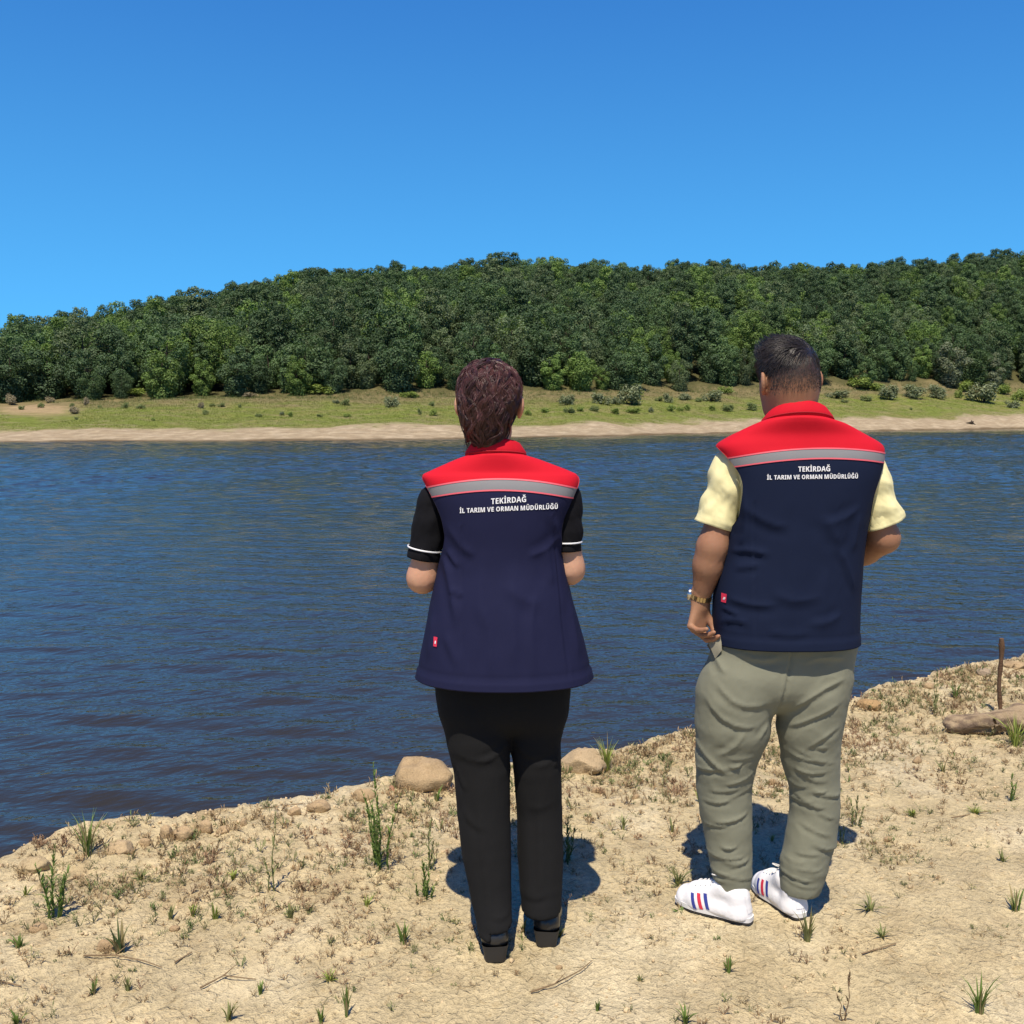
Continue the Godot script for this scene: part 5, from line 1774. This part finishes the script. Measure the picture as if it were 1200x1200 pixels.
	for k in hg.v.size():
		var p := hg.v[k]
		hg.v[k] = p + hg.n[k].normalized() * 0.004 * n_mid.get_noise_3d(p.x * 420.0, p.y * 60.0, p.z * 420.0)
	hg.redo()
	var cap := part("hair", hg.mesh(), M.hair_w, root)
	var sg2 := MB.new()
	var r2 := RandomNumberGenerator.new()
	r2.seed = 5
	for k in 330:
		var u := Vector3(r2.randfn(), absf(r2.randfn()) * 1.2 - 0.45, r2.randfn() + 0.7).normalized()
		var p := K.onto(T * (Vector3(0, 0.015, 0.014) + u * 0.1), 0.0015)
		if absf(K.at(p)) > 0.008: continue
		# the run of one lock, then its hairs beside it
		var ph := r2.randf() * TAU
		var curl := r2.randf_range(0.3, 1.5)
		var bulk := r2.randf_range(0.0, 0.008)
		var steps := r2.randi_range(6, 12)
		var path := PackedVector3Array([p]); var nor := PackedVector3Array([K.grad(p)]); var across := PackedVector3Array([Vector3.RIGHT])
		for j in steps:
			var aim := (T * Vector3(-0.022, -0.13, 0.055) - p).normalized() * 0.7 + Vector3(0, -0.75, 0)
			if u.x < -0.55: aim = Vector3(-0.05, -1, 0.1)
			var nn := K.grad(p)
			var dr := (aim - nn * aim.dot(nn)).normalized()
			var sd := nn.cross(dr)
			p += (dr + sd * curl * sin(ph + j * 0.8)).normalized() * 0.0135
			p = K.onto(p, 0.001 + bulk * sin(PI * (j + 1.0) / steps))
			path.append(p); nor.append(nn); across.append(sd)
		var tone := r2.randf_range(0.55, 1.5)
		for h in 13:
			var a := r2.randf_range(-0.007, 0.007); var b := r2.randf_range(-0.001, 0.0028)
			var ph2 := r2.randf() * TAU
			var pts := PackedVector3Array()
			for j in path.size():
				var t := float(j) / steps
				pts.append(path[j] + across[j] * (a * (1.0 - 0.55 * t) + 0.0014 * sin(ph2 + j)) + nor[j] * b)
			var v := tone * r2.randf_range(0.8, 1.25)
			strand(sg2, pts, r2.randf_range(0.0008, 0.0015), Color(0.062 * v, 0.025 * v, 0.023 * v))
	# stray hairs
	for k in 130:
		var u := Vector3(r2.randfn(), r2.randfn() + 0.4, r2.randfn() + 0.3).normalized()
		var p := K.onto(T * (Vector3(0, 0.0, 0.014) + u * 0.1), 0.0)
		var pts := PackedVector3Array([p])
		var dr := (u + Vector3(r2.randfn(), r2.randfn() - 0.6, r2.randfn()) * 0.8).normalized()
		for j in 5:
			dr = (dr + Vector3(0, -0.25, 0) + Vector3(r2.randfn(), r2.randfn(), r2.randfn()) * 0.15).normalized()
			p += dr * 0.0055
			pts.append(p)
		strand(sg2, pts, 0.0005, Color(0.05, 0.024, 0.022))
	# loose lock by the ear
	for k in 46:
		var p := T * Vector3(-0.062 + r2.randfn() * 0.006, -0.07 + r2.randfn() * 0.012, 0.02 + r2.randfn() * 0.012)
		var pts := PackedVector3Array([p])
		var ph := r2.randf() * TAU * 0.3
		for j in 9:
			p += Vector3(0.0042 * sin(ph + j * 1.0), -0.0075, 0.004 * cos(ph + j * 1.0))
			pts.append(p)
		strand(sg2, pts, 0.0009, Color(0.06, 0.03, 0.026))
	part("strands", sg2.mesh(), M.hair_w, cap)

func heeled_shoe(root: Node, heel: Vector3, dir: Vector3, top: float) -> void:
	dir = dir.normalized()
	var X := Transform3D(Basis(dir, Vector3.UP, dir.cross(Vector3.UP)), heel)
	var F := Field.new(Vector3(-0.03, -0.01, -0.06), Vector3(0.27, 0.16, 0.06), 0.004)
	F.cap(Vector3(0.038, 0.056, 0), Vector3(0.054, 0.082, 0), 0.037, 0.028, 0.012)
	F.cap(Vector3(0.04, 0.075, 0), Vector3(0.15, 0.042, 0), 0.033, 0.036, 0.02)
	F.cap(Vector3(0.15, 0.04, 0), Vector3(0.215, 0.026, 0), 0.036, 0.026, 0.02)
	F.cap(Vector3(0.065, 0.08, 0), Vector3(0.12, 0.065, 0), 0.028, 0.03, 0.02)
	F.cut(Vector3(-0.38, -1, 0).normalized(), -0.054 / 1.0698 + 0.001)
	F.cut(Vector3(0, -1, 0), -0.006)
	F.cut(Vector3(0, 1, 0), top)
	var s := Node3D.new()
	s.name = "shoe"
	root.add_child(s, true)
	s.transform = X
	var g := MB.new()
	F.mesh(g)
	part("upper", g.mesh(), M.black_leather, s)
	g = MB.new()
	var rows := []
	for e in [[0.0, 0.006, 0.049, 0.0275], [0.004, 0.003, 0.052, 0.0295], [0.03, 0.0, 0.058, 0.0330], [0.045, -0.003, 0.064, 0.0365], [0.052, -0.004, 0.066, 0.0375]]:
		var line := []
		for k in 28:
			var th := TAU * k / 28.0
			var c := cos(th); var sn := sin(th)
			var q := 0.45
			line.append(Vector3((e[1] + e[2]) * 0.5 + (e[2] - e[1]) * 0.5 * signf(c) * pow(absf(c), q), e[0], -e[3] * signf(sn) * pow(absf(sn), q)))
		rows.append(line)
	g.sheet(rows, true)
	var b0 := []; var cc := []
	for k in 28:
		b0.append(Vector3(0.026, 0.0, 0)); cc.append(rows[0][k])
	g.sheet([b0, cc], true)
	part("heel", g.mesh(), M.heel, s)
	g = MB.new()
	rows = []
	for e in 2:
		var line := []
		for k in 21:
			var t := k / 20.0
			var x := lerpf(0.05, 0.238, t)
			var w := 0.031 + 0.008 * sin(clampf((t - 0.2) / 0.8, 0, 1) * PI) - 0.028 * pow(t, 7.0)
			var y := maxf(0.062 - 0.36 * (x - 0.03), 0.0) * smoothstep(0.20, 0.1, x) + 0.001
			line.append(Vector3(x, y + 0.007 * (1 - e), w * (1.0 if e == 0 else 0.98)))
		rows.append(line)
	g.sheet(rows)
	var other := []
	for r in rows:
		var l := []
		for p in r: l.append(p * Vector3(1, 1, -1))
		other.append(l)
	g.sheet([rows[1], other[1]])
	other.reverse()
	g.sheet(other)
	part("sole", g.mesh(), M.heel, s)

func sneaker(root: Node, heel: Vector3, dir: Vector3, long: float, lift := 0.0) -> void:
	dir = dir.normalized()
	var s := Node3D.new()
	s.name = "shoe"
	root.add_child(s, true)
	s.transform = Transform3D(Basis(dir, Vector3.UP, dir.cross(Vector3.UP)) * Basis(Vector3(0, 0, 1), -lift).scaled(Vector3(long, 1.0, 1.0)), heel + Vector3(0, sin(lift) * 0.2, 0))
	var F := Field.new(Vector3(-0.03, -0.005, -0.075), Vector3(0.32, 0.14, 0.075), 0.0042)
	F.cap(Vector3(0.036, 0.022, 0), Vector3(0.040, 0.07, 0), 0.044, 0.036, 0.01, Vector3(1, 1, 1.12))
	F.cap(Vector3(0.05, 0.026, 0), Vector3(0.19, 0.026, 0.004), 0.041, 0.046, 0.02)
	F.cap(Vector3(0.19, 0.024, 0.004), Vector3(0.240, 0.020, 0.004), 0.047, 0.041, 0.02)
	F.cap(Vector3(0.05, 0.078, 0), Vector3(0.10, 0.090, 0), 0.033, 0.029, 0.02)
	F.cap(Vector3(0.10, 0.085, 0), Vector3(0.20, 0.045, 0), 0.030, 0.034, 0.02)
	F.cut(Vector3(0, -1, 0), -0.012)
	var g := MB.new()
	F.mesh(g)
	part("upper", g.mesh(), M.white_leather, s)
	# sole
	for lay in [["sole", 0.007, 0.021, 0.0, M.sole_white], ["tread", 0.0, 0.007, -0.002, M.sole_dark]]:
		g = MB.new()
		var rows := []
		for y in [lay[1], lay[2]]:
			var line := []
			for k in 48:
				var th := TAU * k / 48.0
				var t := 0.5 - 0.5 * cos(th)
				var x := 0.135 - 0.147 * cos(th)
				var w: float = (0.038 + 0.012 * smoothstep(0.35, 0.75, t)) * pow(absf(sin(th)), 0.55) + lay[3]
				line.append(Vector3(x, y, w * -signf(sin(th)) + 0.003 * t))
			rows.append(line)
		g.sheet(rows, true)
		for e in 2:
			var c := []
			for k in 48: c.append(Vector3(0.135, [lay[1], lay[2]][e], 0))
			g.sheet([c, rows[0]] if e == 0 else [rows[1], c], true)
		part(lay[0], g.mesh(), lay[4], s)
	# three slanted stripes on both sides
	for sd in [-1.0, 1.0]:
		for k in 3:
			g = MB.new()
			var rows := []
			for j in 9:
				var t := j / 8.0
				var line := []
				for e in 5:
					var x := 0.128 + 0.0235 * k + 0.013 * e / 4.0 + 0.022 * t - 0.006 * t * t
					var y := 0.029 + 0.046 * t - 0.004 * k
					var h := F.hit(Vector3(x, y, 0.09 * sd), Vector3(0, -0.12, -sd).normalized())
					line.append((h if h != Vector3.INF else Vector3(x, y, 0.03 * sd)) + Vector3(0, 0.0004, 0.0016 * sd))
				if sd < 0: line.reverse()
				rows.append(line)
			g.sheet(rows)
			part("stripe", g.mesh(), M.stripe_red if k == 1 else M.stripe_blue, s)
	# collar edge, heel tab and laces
	g = MB.new()
	for k in 5:
		var x := 0.118 + 0.019 * k
		var pts := []; var rad := []
		for j in 7:
			var z := -0.024 + 0.008 * j
			var h := F.hit(Vector3(x, 0.14, z), Vector3(0, -1, 0))
			pts.append((h if h != Vector3.INF else Vector3(x, 0.06, z)) + Vector3(0, 0.002, 0)); rad.append(0.0028)
		g.tube(pts, rad, 6)
	for sd in [-1.0, 1.0]:
		var pts := []; var rad := []
		var o := F.hit(Vector3(0.12, 0.14, 0), Vector3(0, -1, 0)) + Vector3(0, 0.004, 0)
		for j in 9:
			var th := TAU * j / 8.0
			pts.append(o + Vector3(0.012 * sin(th), 0.014 * (1 - cos(th)) * 0.5, sd * 0.017 * (1 - cos(th)))); rad.append(0.0022)
		g.tube(pts, rad, 6)
	part("laces", g.mesh(), M.sole_white, s)
	g = MB.new()
	var rows := []
	for j in 7:
		var line := []
		for e in 7:
			var y := 0.034 + 0.058 * j / 6.0
			var z := 0.017 - 0.034 * e / 6.0
			var h := F.hit(Vector3(-0.04, y, z), Vector3(1, 0, 0))
			line.append((h if h != Vector3.INF else Vector3(0.01, y, z)) + Vector3(-0.0018, 0, 0))
		line.reverse()
		rows.append(line)
	g.sheet(rows)
	part("heel_tab", g.mesh(), M.white_leather, s)

func man() -> void:
	var P := {"at": Vector3(0.83, 0, -3.05)}
	var root := base("person", P.at)
	tag(root, "man in navy and red vest over pale yellow shirt, khaki trousers and white sneakers", "person")
	var skin := Color(0.31, 0.165, 0.098)
	var T := Transform3D(Basis(Vector3.UP, 0.26) * Basis(Vector3(0, 0, 1), 0.06), loc(P, 923, 440, 0.0))
	var neck := Vector3(loc(P, 928, 500).x, T.origin.y - 0.19, 0.045)
	var elb := [loc(P, 835, 640, 0.015), loc(P, 1036, 630, 0.0)]
	var wri := [loc(P, 821, 703, -0.02), loc(P, 975, 668, -0.24)]
	var shd := [loc(P, 855, 568, 0.0), loc(P, 1016, 568, 0.0)]
	var ank := [loc(P, 862, 1042, 0.03), loc(P, 938, 1045, 0.015)]
	var kne := [loc(P, 850, 915, 0.0), loc(P, 953, 915, 0.0)]
	var F := Field.new(Vector3(-0.38, 0.02, -0.36), Vector3(0.38, 1.58, 0.2), 0.0125)
	limb_body(F, P, Vector3(0, 0.92, 0), Vector3(0.01, 1.28, 0), neck, shd, elb, wri, kne, ank, [0.045, 0.0465, 0.026])
	var g := MB.new()
	F.mesh(g)
	var H := head_field(T, 1.02, 0.0042, neck, 0.062, 0.089)
	H.mesh(g)
	# hand by the trouser pocket, palm to the back, fingers closing
	var W := Field.new(wri[0] + Vector3(-0.09, -0.2, -0.08), wri[0] + Vector3(0.11, 0.09, 0.12), 0.0038)
	W.cap(elb[0].lerp(wri[0], 0.55), wri[0], 0.0385, 0.0255, 0.01, Vector3(1, 1, 1.1))
	W.cap(wri[0] + Vector3(0, 0.02, 0), wri[0] - Vector3(0, 0.02, 0), 0.025, 0.024, 0.015)
	var fw: Vector3 = (loc(P, 815, 738, 0.0) - wri[0]).normalized()
	var side := Vector3(0.86, 0, -0.5).normalized()
	side = (side - fw * side.dot(fw)).normalized()
	var palm := Vector3(0.55, 0.0, 0.83)
	palm = (palm - fw * palm.dot(fw)).normalized()
	side = (side - palm * side.dot(palm)).normalized()
	hand_field(W, wri[0] - Vector3(0, 0.012, 0), fw, side, palm, 0.94, [[1.0, 0.7, 0.4], [1.15, 0.6, 0.35], [1.25, 0.5, 0.3], [1.3, 0.35, 0.2]], [Vector3(0.55, 0.75, 0.35), Vector3(0.25, 0.85, 0.5), Vector3(0.05, 0.8, 0.6)])
	W.mesh(g)
	W = Field.new(wri[1] + Vector3(-0.17, -0.12, -0.15), wri[1] + Vector3(0.1, 0.12, 0.15), 0.0042)
	W.cap(elb[1].lerp(wri[1], 0.75), wri[1], 0.034, 0.026, 0.01)
	hand_field(W, wri[1], Vector3(-0.8, 0.1, -0.6).normalized(), Vector3(0, 1, 0), Vector3(-0.6, 0, 0.8), 0.95, [[0.6, 0.7, 0.4], [0.65, 0.75, 0.4], [0.7, 0.8, 0.45], [0.75, 0.8, 0.5]], [Vector3(0.5, 0.8, 0.5), Vector3(0.2, 0.9, 0.5), Vector3(0.0, 0.9, 0.6)])
	W.mesh(g)
	skin_tint(g, T, skin, Color(0.035, 0.022, 0.018), -0.024)
	part("body", g.mesh(), M.skin, root)
	# shirt sleeves
	for s in 2:
		var top := loc(P, [876, 996][s], [540, 542][s], 0.0)
		var mid := loc(P, [849, 1024][s], [578, 578][s], 0.0)
		var cuff := loc(P, [836.5, 1037][s], [616, 613][s], 0.0)
		part("sleeve", sleeve([top, loc(P, [856, 1015][s], [545, 548][s], 0.0), mid, cuff], [[0.0, 0.036], [0.12, 0.050], [0.28, 0.0565], [0.5, 0.0575], [0.7, 0.058], [1.0, 0.0585 if s == 0 else 0.061]], 1.05, 13.0 + s * 5, 0.0055).mesh(), M.yellow, root)
	# vest
	var V := {"sd": 40.0, "navy": M.navy_man, "shirt": M.yellow, "cx": 0.0, "band": loc(P, 940, 526, 0.12).y, "bandk": 0.42, "bandt": 0.03, "bandw": 0.0275, "text_base": 0.0,
		"px": [[750, 836, 1004, 0.148, 0.16, 0.0, 2.5, 0.0], [715, 837, 1005, 0.144, 0.16, 0.0, 2.5, 0.0], [690, 839, 1006, 0.142, 0.16, 0.0, 2.5, 0.0], [650, 847, 1009, 0.138, 0.15, 0.0, 2.6, 0.0], [620, 851, 1013, 0.136, 0.145, 0.003, 2.6, 0.0], [585, 850, 1020, 0.134, 0.135, 0.006, 2.7, 0.0], [555, 847, 1029, 0.130, 0.12, 0.008, 2.7, 0.0], [535, 843, 1033, 0.122, 0.105, 0.010, 2.6, 0.0], [522, 840, 1032, 0.108, 0.09, 0.010, 2.5, 0.004], [512, 853, 1017, 0.098, 0.08, 0.012, 2.3, 0.012], [503, 872, 996, 0.100, 0.075, 0.018, 2.1, 0.026], [498, 884, 980, 0.094, 0.075, 0.022, 2.0, 0.026], [491, 900, 962, 0.072, 0.066, 0.026, 2.0, 0.016]],
		"fold_px": [[[[884, 590], [884, 680], [885, 750]], 0.0035, -0.0028], [[[984, 590], [985, 680], [987, 750]], 0.003, -0.0015], [[[858, 650], [880, 646], [905, 652]], 0.012, 0.008], [[[862, 668], [890, 662]], 0.010, 0.006], [[[852, 700], [880, 708], [915, 706]], 0.014, 0.006], [[[845, 738], [862, 728], [882, 735]], 0.010, 0.006], [[[850, 715], [868, 722]], 0.008, 0.005], [[[982, 640], [994, 668], [1005, 700]], 0.011, 0.008], [[[960, 600], [985, 640]], 0.02, 0.006], [[[1008, 600], [1000, 650]], 0.014, 0.006], [[[870, 560], [876, 620], [866, 640]], 0.018, 0.008], [[[930, 600], [925, 740]], 0.045, 0.006], [[[965, 660], [962, 745]], 0.03, 0.005], [[[900, 690], [930, 702], [965, 694]], 0.018, 0.005], [[[990, 715], [965, 728], [940, 726]], 0.014, 0.005], [[[868, 590], [900, 612], [925, 615]], 0.016, 0.006], [[[1012, 590], [985, 608], [960, 612]], 0.014, 0.005], [[[895, 735], [920, 742], [950, 738]], 0.012, 0.004]],
		"text": [["TEKİRDAĞ", 933.5, 970.5, 549.5, 549, 0.0], ["İL TARIM VE ORMAN MÜDÜRLÜĞÜ", 898, 1004, 559.5, 558, 0.001]],
		"tag": [851, 703],
		"collar": {"x": loc(P, 931, 490).x, "y": loc(P, 930, 497, 0.05).y - 0.004, "z": 0.026, "a": 0.104, "b": 0.086, "h": 0.040, "tilt": 0.030, "top": 0.84}}
	V.cx = loc(P, 936, 600).x
	var ty := loc(P, 841, 520).y
	V.arm = [[ty - 0.132, 0.126, 0.0, 0.098], [ty - 0.135, 0.126, -0.012, 0.092]]
	build_vest(P, V, root)
	# trousers
	var rf := RandomNumberGenerator.new()
	rf.seed = 21
	var creases := [[[[836, 792], [862, 820], [903, 818]], 0.011, 0.006], [[[826, 812], [850, 842], [890, 846]], 0.009, 0.006], [[[862, 760], [885, 770], [915, 766]], 0.010, 0.005], [[[838, 768], [850, 790]], 0.012, 0.006], [[[918, 838], [955, 808], [994, 792]], 0.010, 0.007], [[[920, 856], [950, 838], [988, 818]], 0.008, 0.006], [[[940, 880], [962, 862], [985, 850]], 0.008, 0.005], [[[935, 776], [965, 768], [996, 772]], 0.010, 0.004], [[[927, 755], [918, 800], [911, 832]], 0.006, -0.006], [[[817, 868], [832, 890], [856, 908]], 0.008, 0.007], [[[872, 846], [856, 872], [836, 884]], 0.010, 0.005], [[[900, 845], [884, 866]], 0.009, 0.005]]
	# short uneven creases behind the knees and where the legs pile up on the shoes: x0, x1, y0, y1, how many, slope
	for z in [[817, 880, 880, 940, 9, -0.16], [921, 984, 872, 948, 12, 0.20], [830, 881, 1000, 1036, 6, 0.1], [914, 968, 1000, 1036, 6, 0.12], [822, 880, 945, 1000, 3, -0.3], [922, 982, 950, 1000, 3, 0.3]]:
		for k in z[4]:
			var cx := rf.randf_range(z[0] + 8, z[1] - 8); var cy: float = lerpf(z[2], z[3], (k + rf.randf_range(0.1, 0.9)) / z[4])
			var hl: float = rf.randf_range(9.0, 30.0); var sl: float = z[5] + rf.randfn() * 0.14; var sag := rf.randf_range(-1.0, 5.0)
			creases.append([[[cx - hl, cy - hl * sl], [cx, cy + sag], [cx + hl, cy + hl * sl]], rf.randf_range(0.0045, 0.009), rf.randf_range(0.002, 0.0062)])
	build_trousers(P, {"lo": [-0.32, 0.04], "hi": [0.24, 0.98], "cell": 0.0056, "k": 0.016, "slant": -0.05, "wr": 0.0036, "wrx": 110.0, "wry": 120.0,
		"hips": [[876, 755, 0.0, 962, 755, 0.0, 0.108, 0.105, 0.03, 1.0], [868, 795, 0.02, 962, 792, 0.015, 0.112, 0.096, 0.03, 1.05]],
		"legs": [[[815, 816, 906, 0.015], [850, 815, 902, 0.01], [885, 815, 887, 0.005], [920, 817, 880, 0.0], [950, 821, 880, 0.005], [990, 829, 881, 0.015], [1020, 835, 881, 0.025], [1040, 839, 880, 0.03]],
			[[815, 912, 993, 0.01], [850, 911, 986, 0.005], [885, 916, 983, 0.0], [920, 926, 983.5, 0.0], [950, 927, 983, 0.0], [980, 922, 979, 0.005], [1010, 915, 970, 0.012], [1042, 914, 961, 0.015]]],
		"folds": creases}, M.khaki, root)
	# pocket pulled open: pale lining
	g = MB.new()
	var q := [[829, 752, 0.03], [845, 744, 0.06], [846, 762, 0.075], [838, 772, 0.06], [828, 756, 0.02], [838, 746, 0.0], [842, 760, 0.02], [836, 768, 0.03]]
	var qp := []
	for e in q: qp.append(loc(P, e[0], e[1], e[2]))
	g.sheet([[qp[0], qp[0].lerp(qp[3], 0.5) + Vector3(0, 0, 0.008), qp[3]], [qp[0].lerp(qp[1], 0.5) + Vector3(0, 0, 0.01), (qp[0] + qp[1] + qp[2] + qp[3]) * 0.25 + Vector3(0, 0, 0.012), qp[3].lerp(qp[2], 0.5)], [qp[1], qp[1].lerp(qp[2], 0.5), qp[2]]])
	g.sheet([[qp[4], qp[7]], [qp[5], qp[6]]])
	part("pocket_lining", g.mesh(), M.lining, root)
	# wrist watch
	var wa := Node3D.new()
	wa.name = "wrist_watch"
	root.add_child(wa)
	var wc: Vector3 = wri[0].lerp(elb[0], 0.06)
	var wd: Vector3 = (elb[0] - wri[0]).normalized()
	var ax := wd.cross(Vector3(0, 0, 1)).normalized()
	var az := ax.cross(wd)
	g = MB.new()
	for k in 22:
		var th := TAU * k / 22.0
		var o := wc + (ax * cos(th) + az * sin(th) * 0.98) * 0.0305
		var out := (ax * cos(th) + az * sin(th)).normalized()
		g.box(Transform3D(Basis(out, wd, out.cross(wd)), o), Vector3(0.003, 0.014, 0.0075))
	part("strap", g.mesh(), M.gold, wa)
	g = MB.new()
	var lo := Vector3(-0.92, 0.1, -0.3).normalized()
	lo = (lo - wd * lo.dot(wd)).normalized()
	g.tube([wc + lo * 0.026, wc + lo * 0.030, wc + lo * 0.0385, wc + lo * 0.041], [0.013, 0.019, 0.019, 0.016], 24)
	part("case", g.mesh(), M.steel, wa)
	# sneakers
	sneaker(root, loc(P, 878, 1079, 0.085) * Vector3(1, 0, 1) + Vector3(0, 0.004, 0), Vector3(-0.80, 0, -0.58), 0.86)
	sneaker(root, loc(P, 938, 1074, 0.060) * Vector3(1, 0, 1) + Vector3(0, 0.004, 0), Vector3(-0.34, 0, -0.94), 0.84)
	# hair
	var K := Field.new(T.origin + Vector3(-0.13, -0.13, -0.15), T.origin + Vector3(0.13, 0.16, 0.15), 0.005)
	var B := T.basis
	K.ell(T * Vector3(0, 0.015, 0.006), Vector3(0.0825, 0.094, 0.1015), 0.01, B)
	K.ell(T * Vector3(0.0, 0.062, -0.03), Vector3(0.074, 0.052, 0.075), 0.025, B)
	K.ell(T * Vector3(-0.01, 0.082, -0.065), Vector3(0.045, 0.035, 0.035), 0.02, B)
	K.ell(T * Vector3(0, -0.075, 0.03), Vector3(0.12, 0.068, 0.16), 0.012, B, true)
	K.ell(T * Vector3(0, -0.04, -0.13), Vector3(0.09, 0.075, 0.09), 0.01, B, true)
	var hg := MB.new()
	K.mesh(hg, Color(0.016, 0.013, 0.013))
	for k in hg.v.size():
		var p := hg.v[k]
		hg.v[k] = p - hg.n[k].normalized() * (0.003 + 0.002 * n_mid.get_noise_3d(p.x * 300.0, p.y * 300.0, p.z * 300.0))
	hg.redo()
	var hair := part("hair", hg.mesh(), M.hair_m, root)
	var sg2 := MB.new()
	var r2 := RandomNumberGenerator.new()
	r2.seed = 9
	var whorl := T * Vector3(0.028, 0.062, 0.085)
	for k in 5200:
		var u := Vector3(r2.randfn(), r2.randfn() + 0.25, r2.randfn() + 0.35).normalized()
		var p := K.onto(T * (Vector3(0, 0.016, 0.006) + u * 0.1), -0.003)
		var lq := T.affine_inverse() * p
		if lq.y < -0.03: continue
		if absf(K.at(p)) > 0.012: continue
		var nn := K.grad(p)
		var away := p - whorl
		var dist := away.length()
		if dist < 0.022 and r2.randf() < 0.6: continue
		var dr := (away.normalized() + nn.cross(away.normalized()) * 0.5 + Vector3(0, -0.25, 0))
		if lq.z < -0.02 and lq.y > 0.05: dr = T.basis * Vector3(-0.35, 0.75, -0.6)
		dr = (dr - nn * dr.dot(nn) * 0.6).normalized()
		var len := lerpf(0.006, 0.022, smoothstep(-0.02, 0.06, lq.y)) * r2.randf_range(0.7, 1.3)
		var lift := 0.35 if lq.y < 0.03 else 0.25
		var pts := PackedVector3Array([p])
		for j in 3:
			p += (dr + nn * lift * (1.0 - 0.4 * j)).normalized() * len / 3.0
			pts.append(p)
		var v := r2.randf_range(0.5, 1.6)
		strand(sg2, pts, r2.randf_range(0.0007, 0.0013), Color(0.022 * v, 0.0175 * v, 0.017 * v))
	part("strands", sg2.mesh(), M.hair_m, hair)
	# stubble on the shaved sides
	var st := MB.new()
	for k in 1800:
		var u := Vector3(r2.randfn(), r2.randfn() * 0.5 - 0.3, absf(r2.randfn()) + 0.25).normalized()
		var p := H.onto(T * (Vector3(0, 0.0, 0.012) + u * 0.09), 0.0)
		var lq := T.affine_inverse() * p
		if lq.y < -0.055 + 0.02 * r2.randf() or lq.y > 0.02 or absf(lq.x) > 0.077: continue
		var nn := H.grad(p)
		strand(st, PackedVector3Array([p, p + (nn * 0.5 + Vector3(0, -1, 0)).normalized() * 0.003, p + (nn * 0.5 + Vector3(0, -1, 0)).normalized() * 0.0055]), 0.0006, Color(0.03, 0.022, 0.018))
	part("stubble", st.mesh(), M.hair_m, hair)
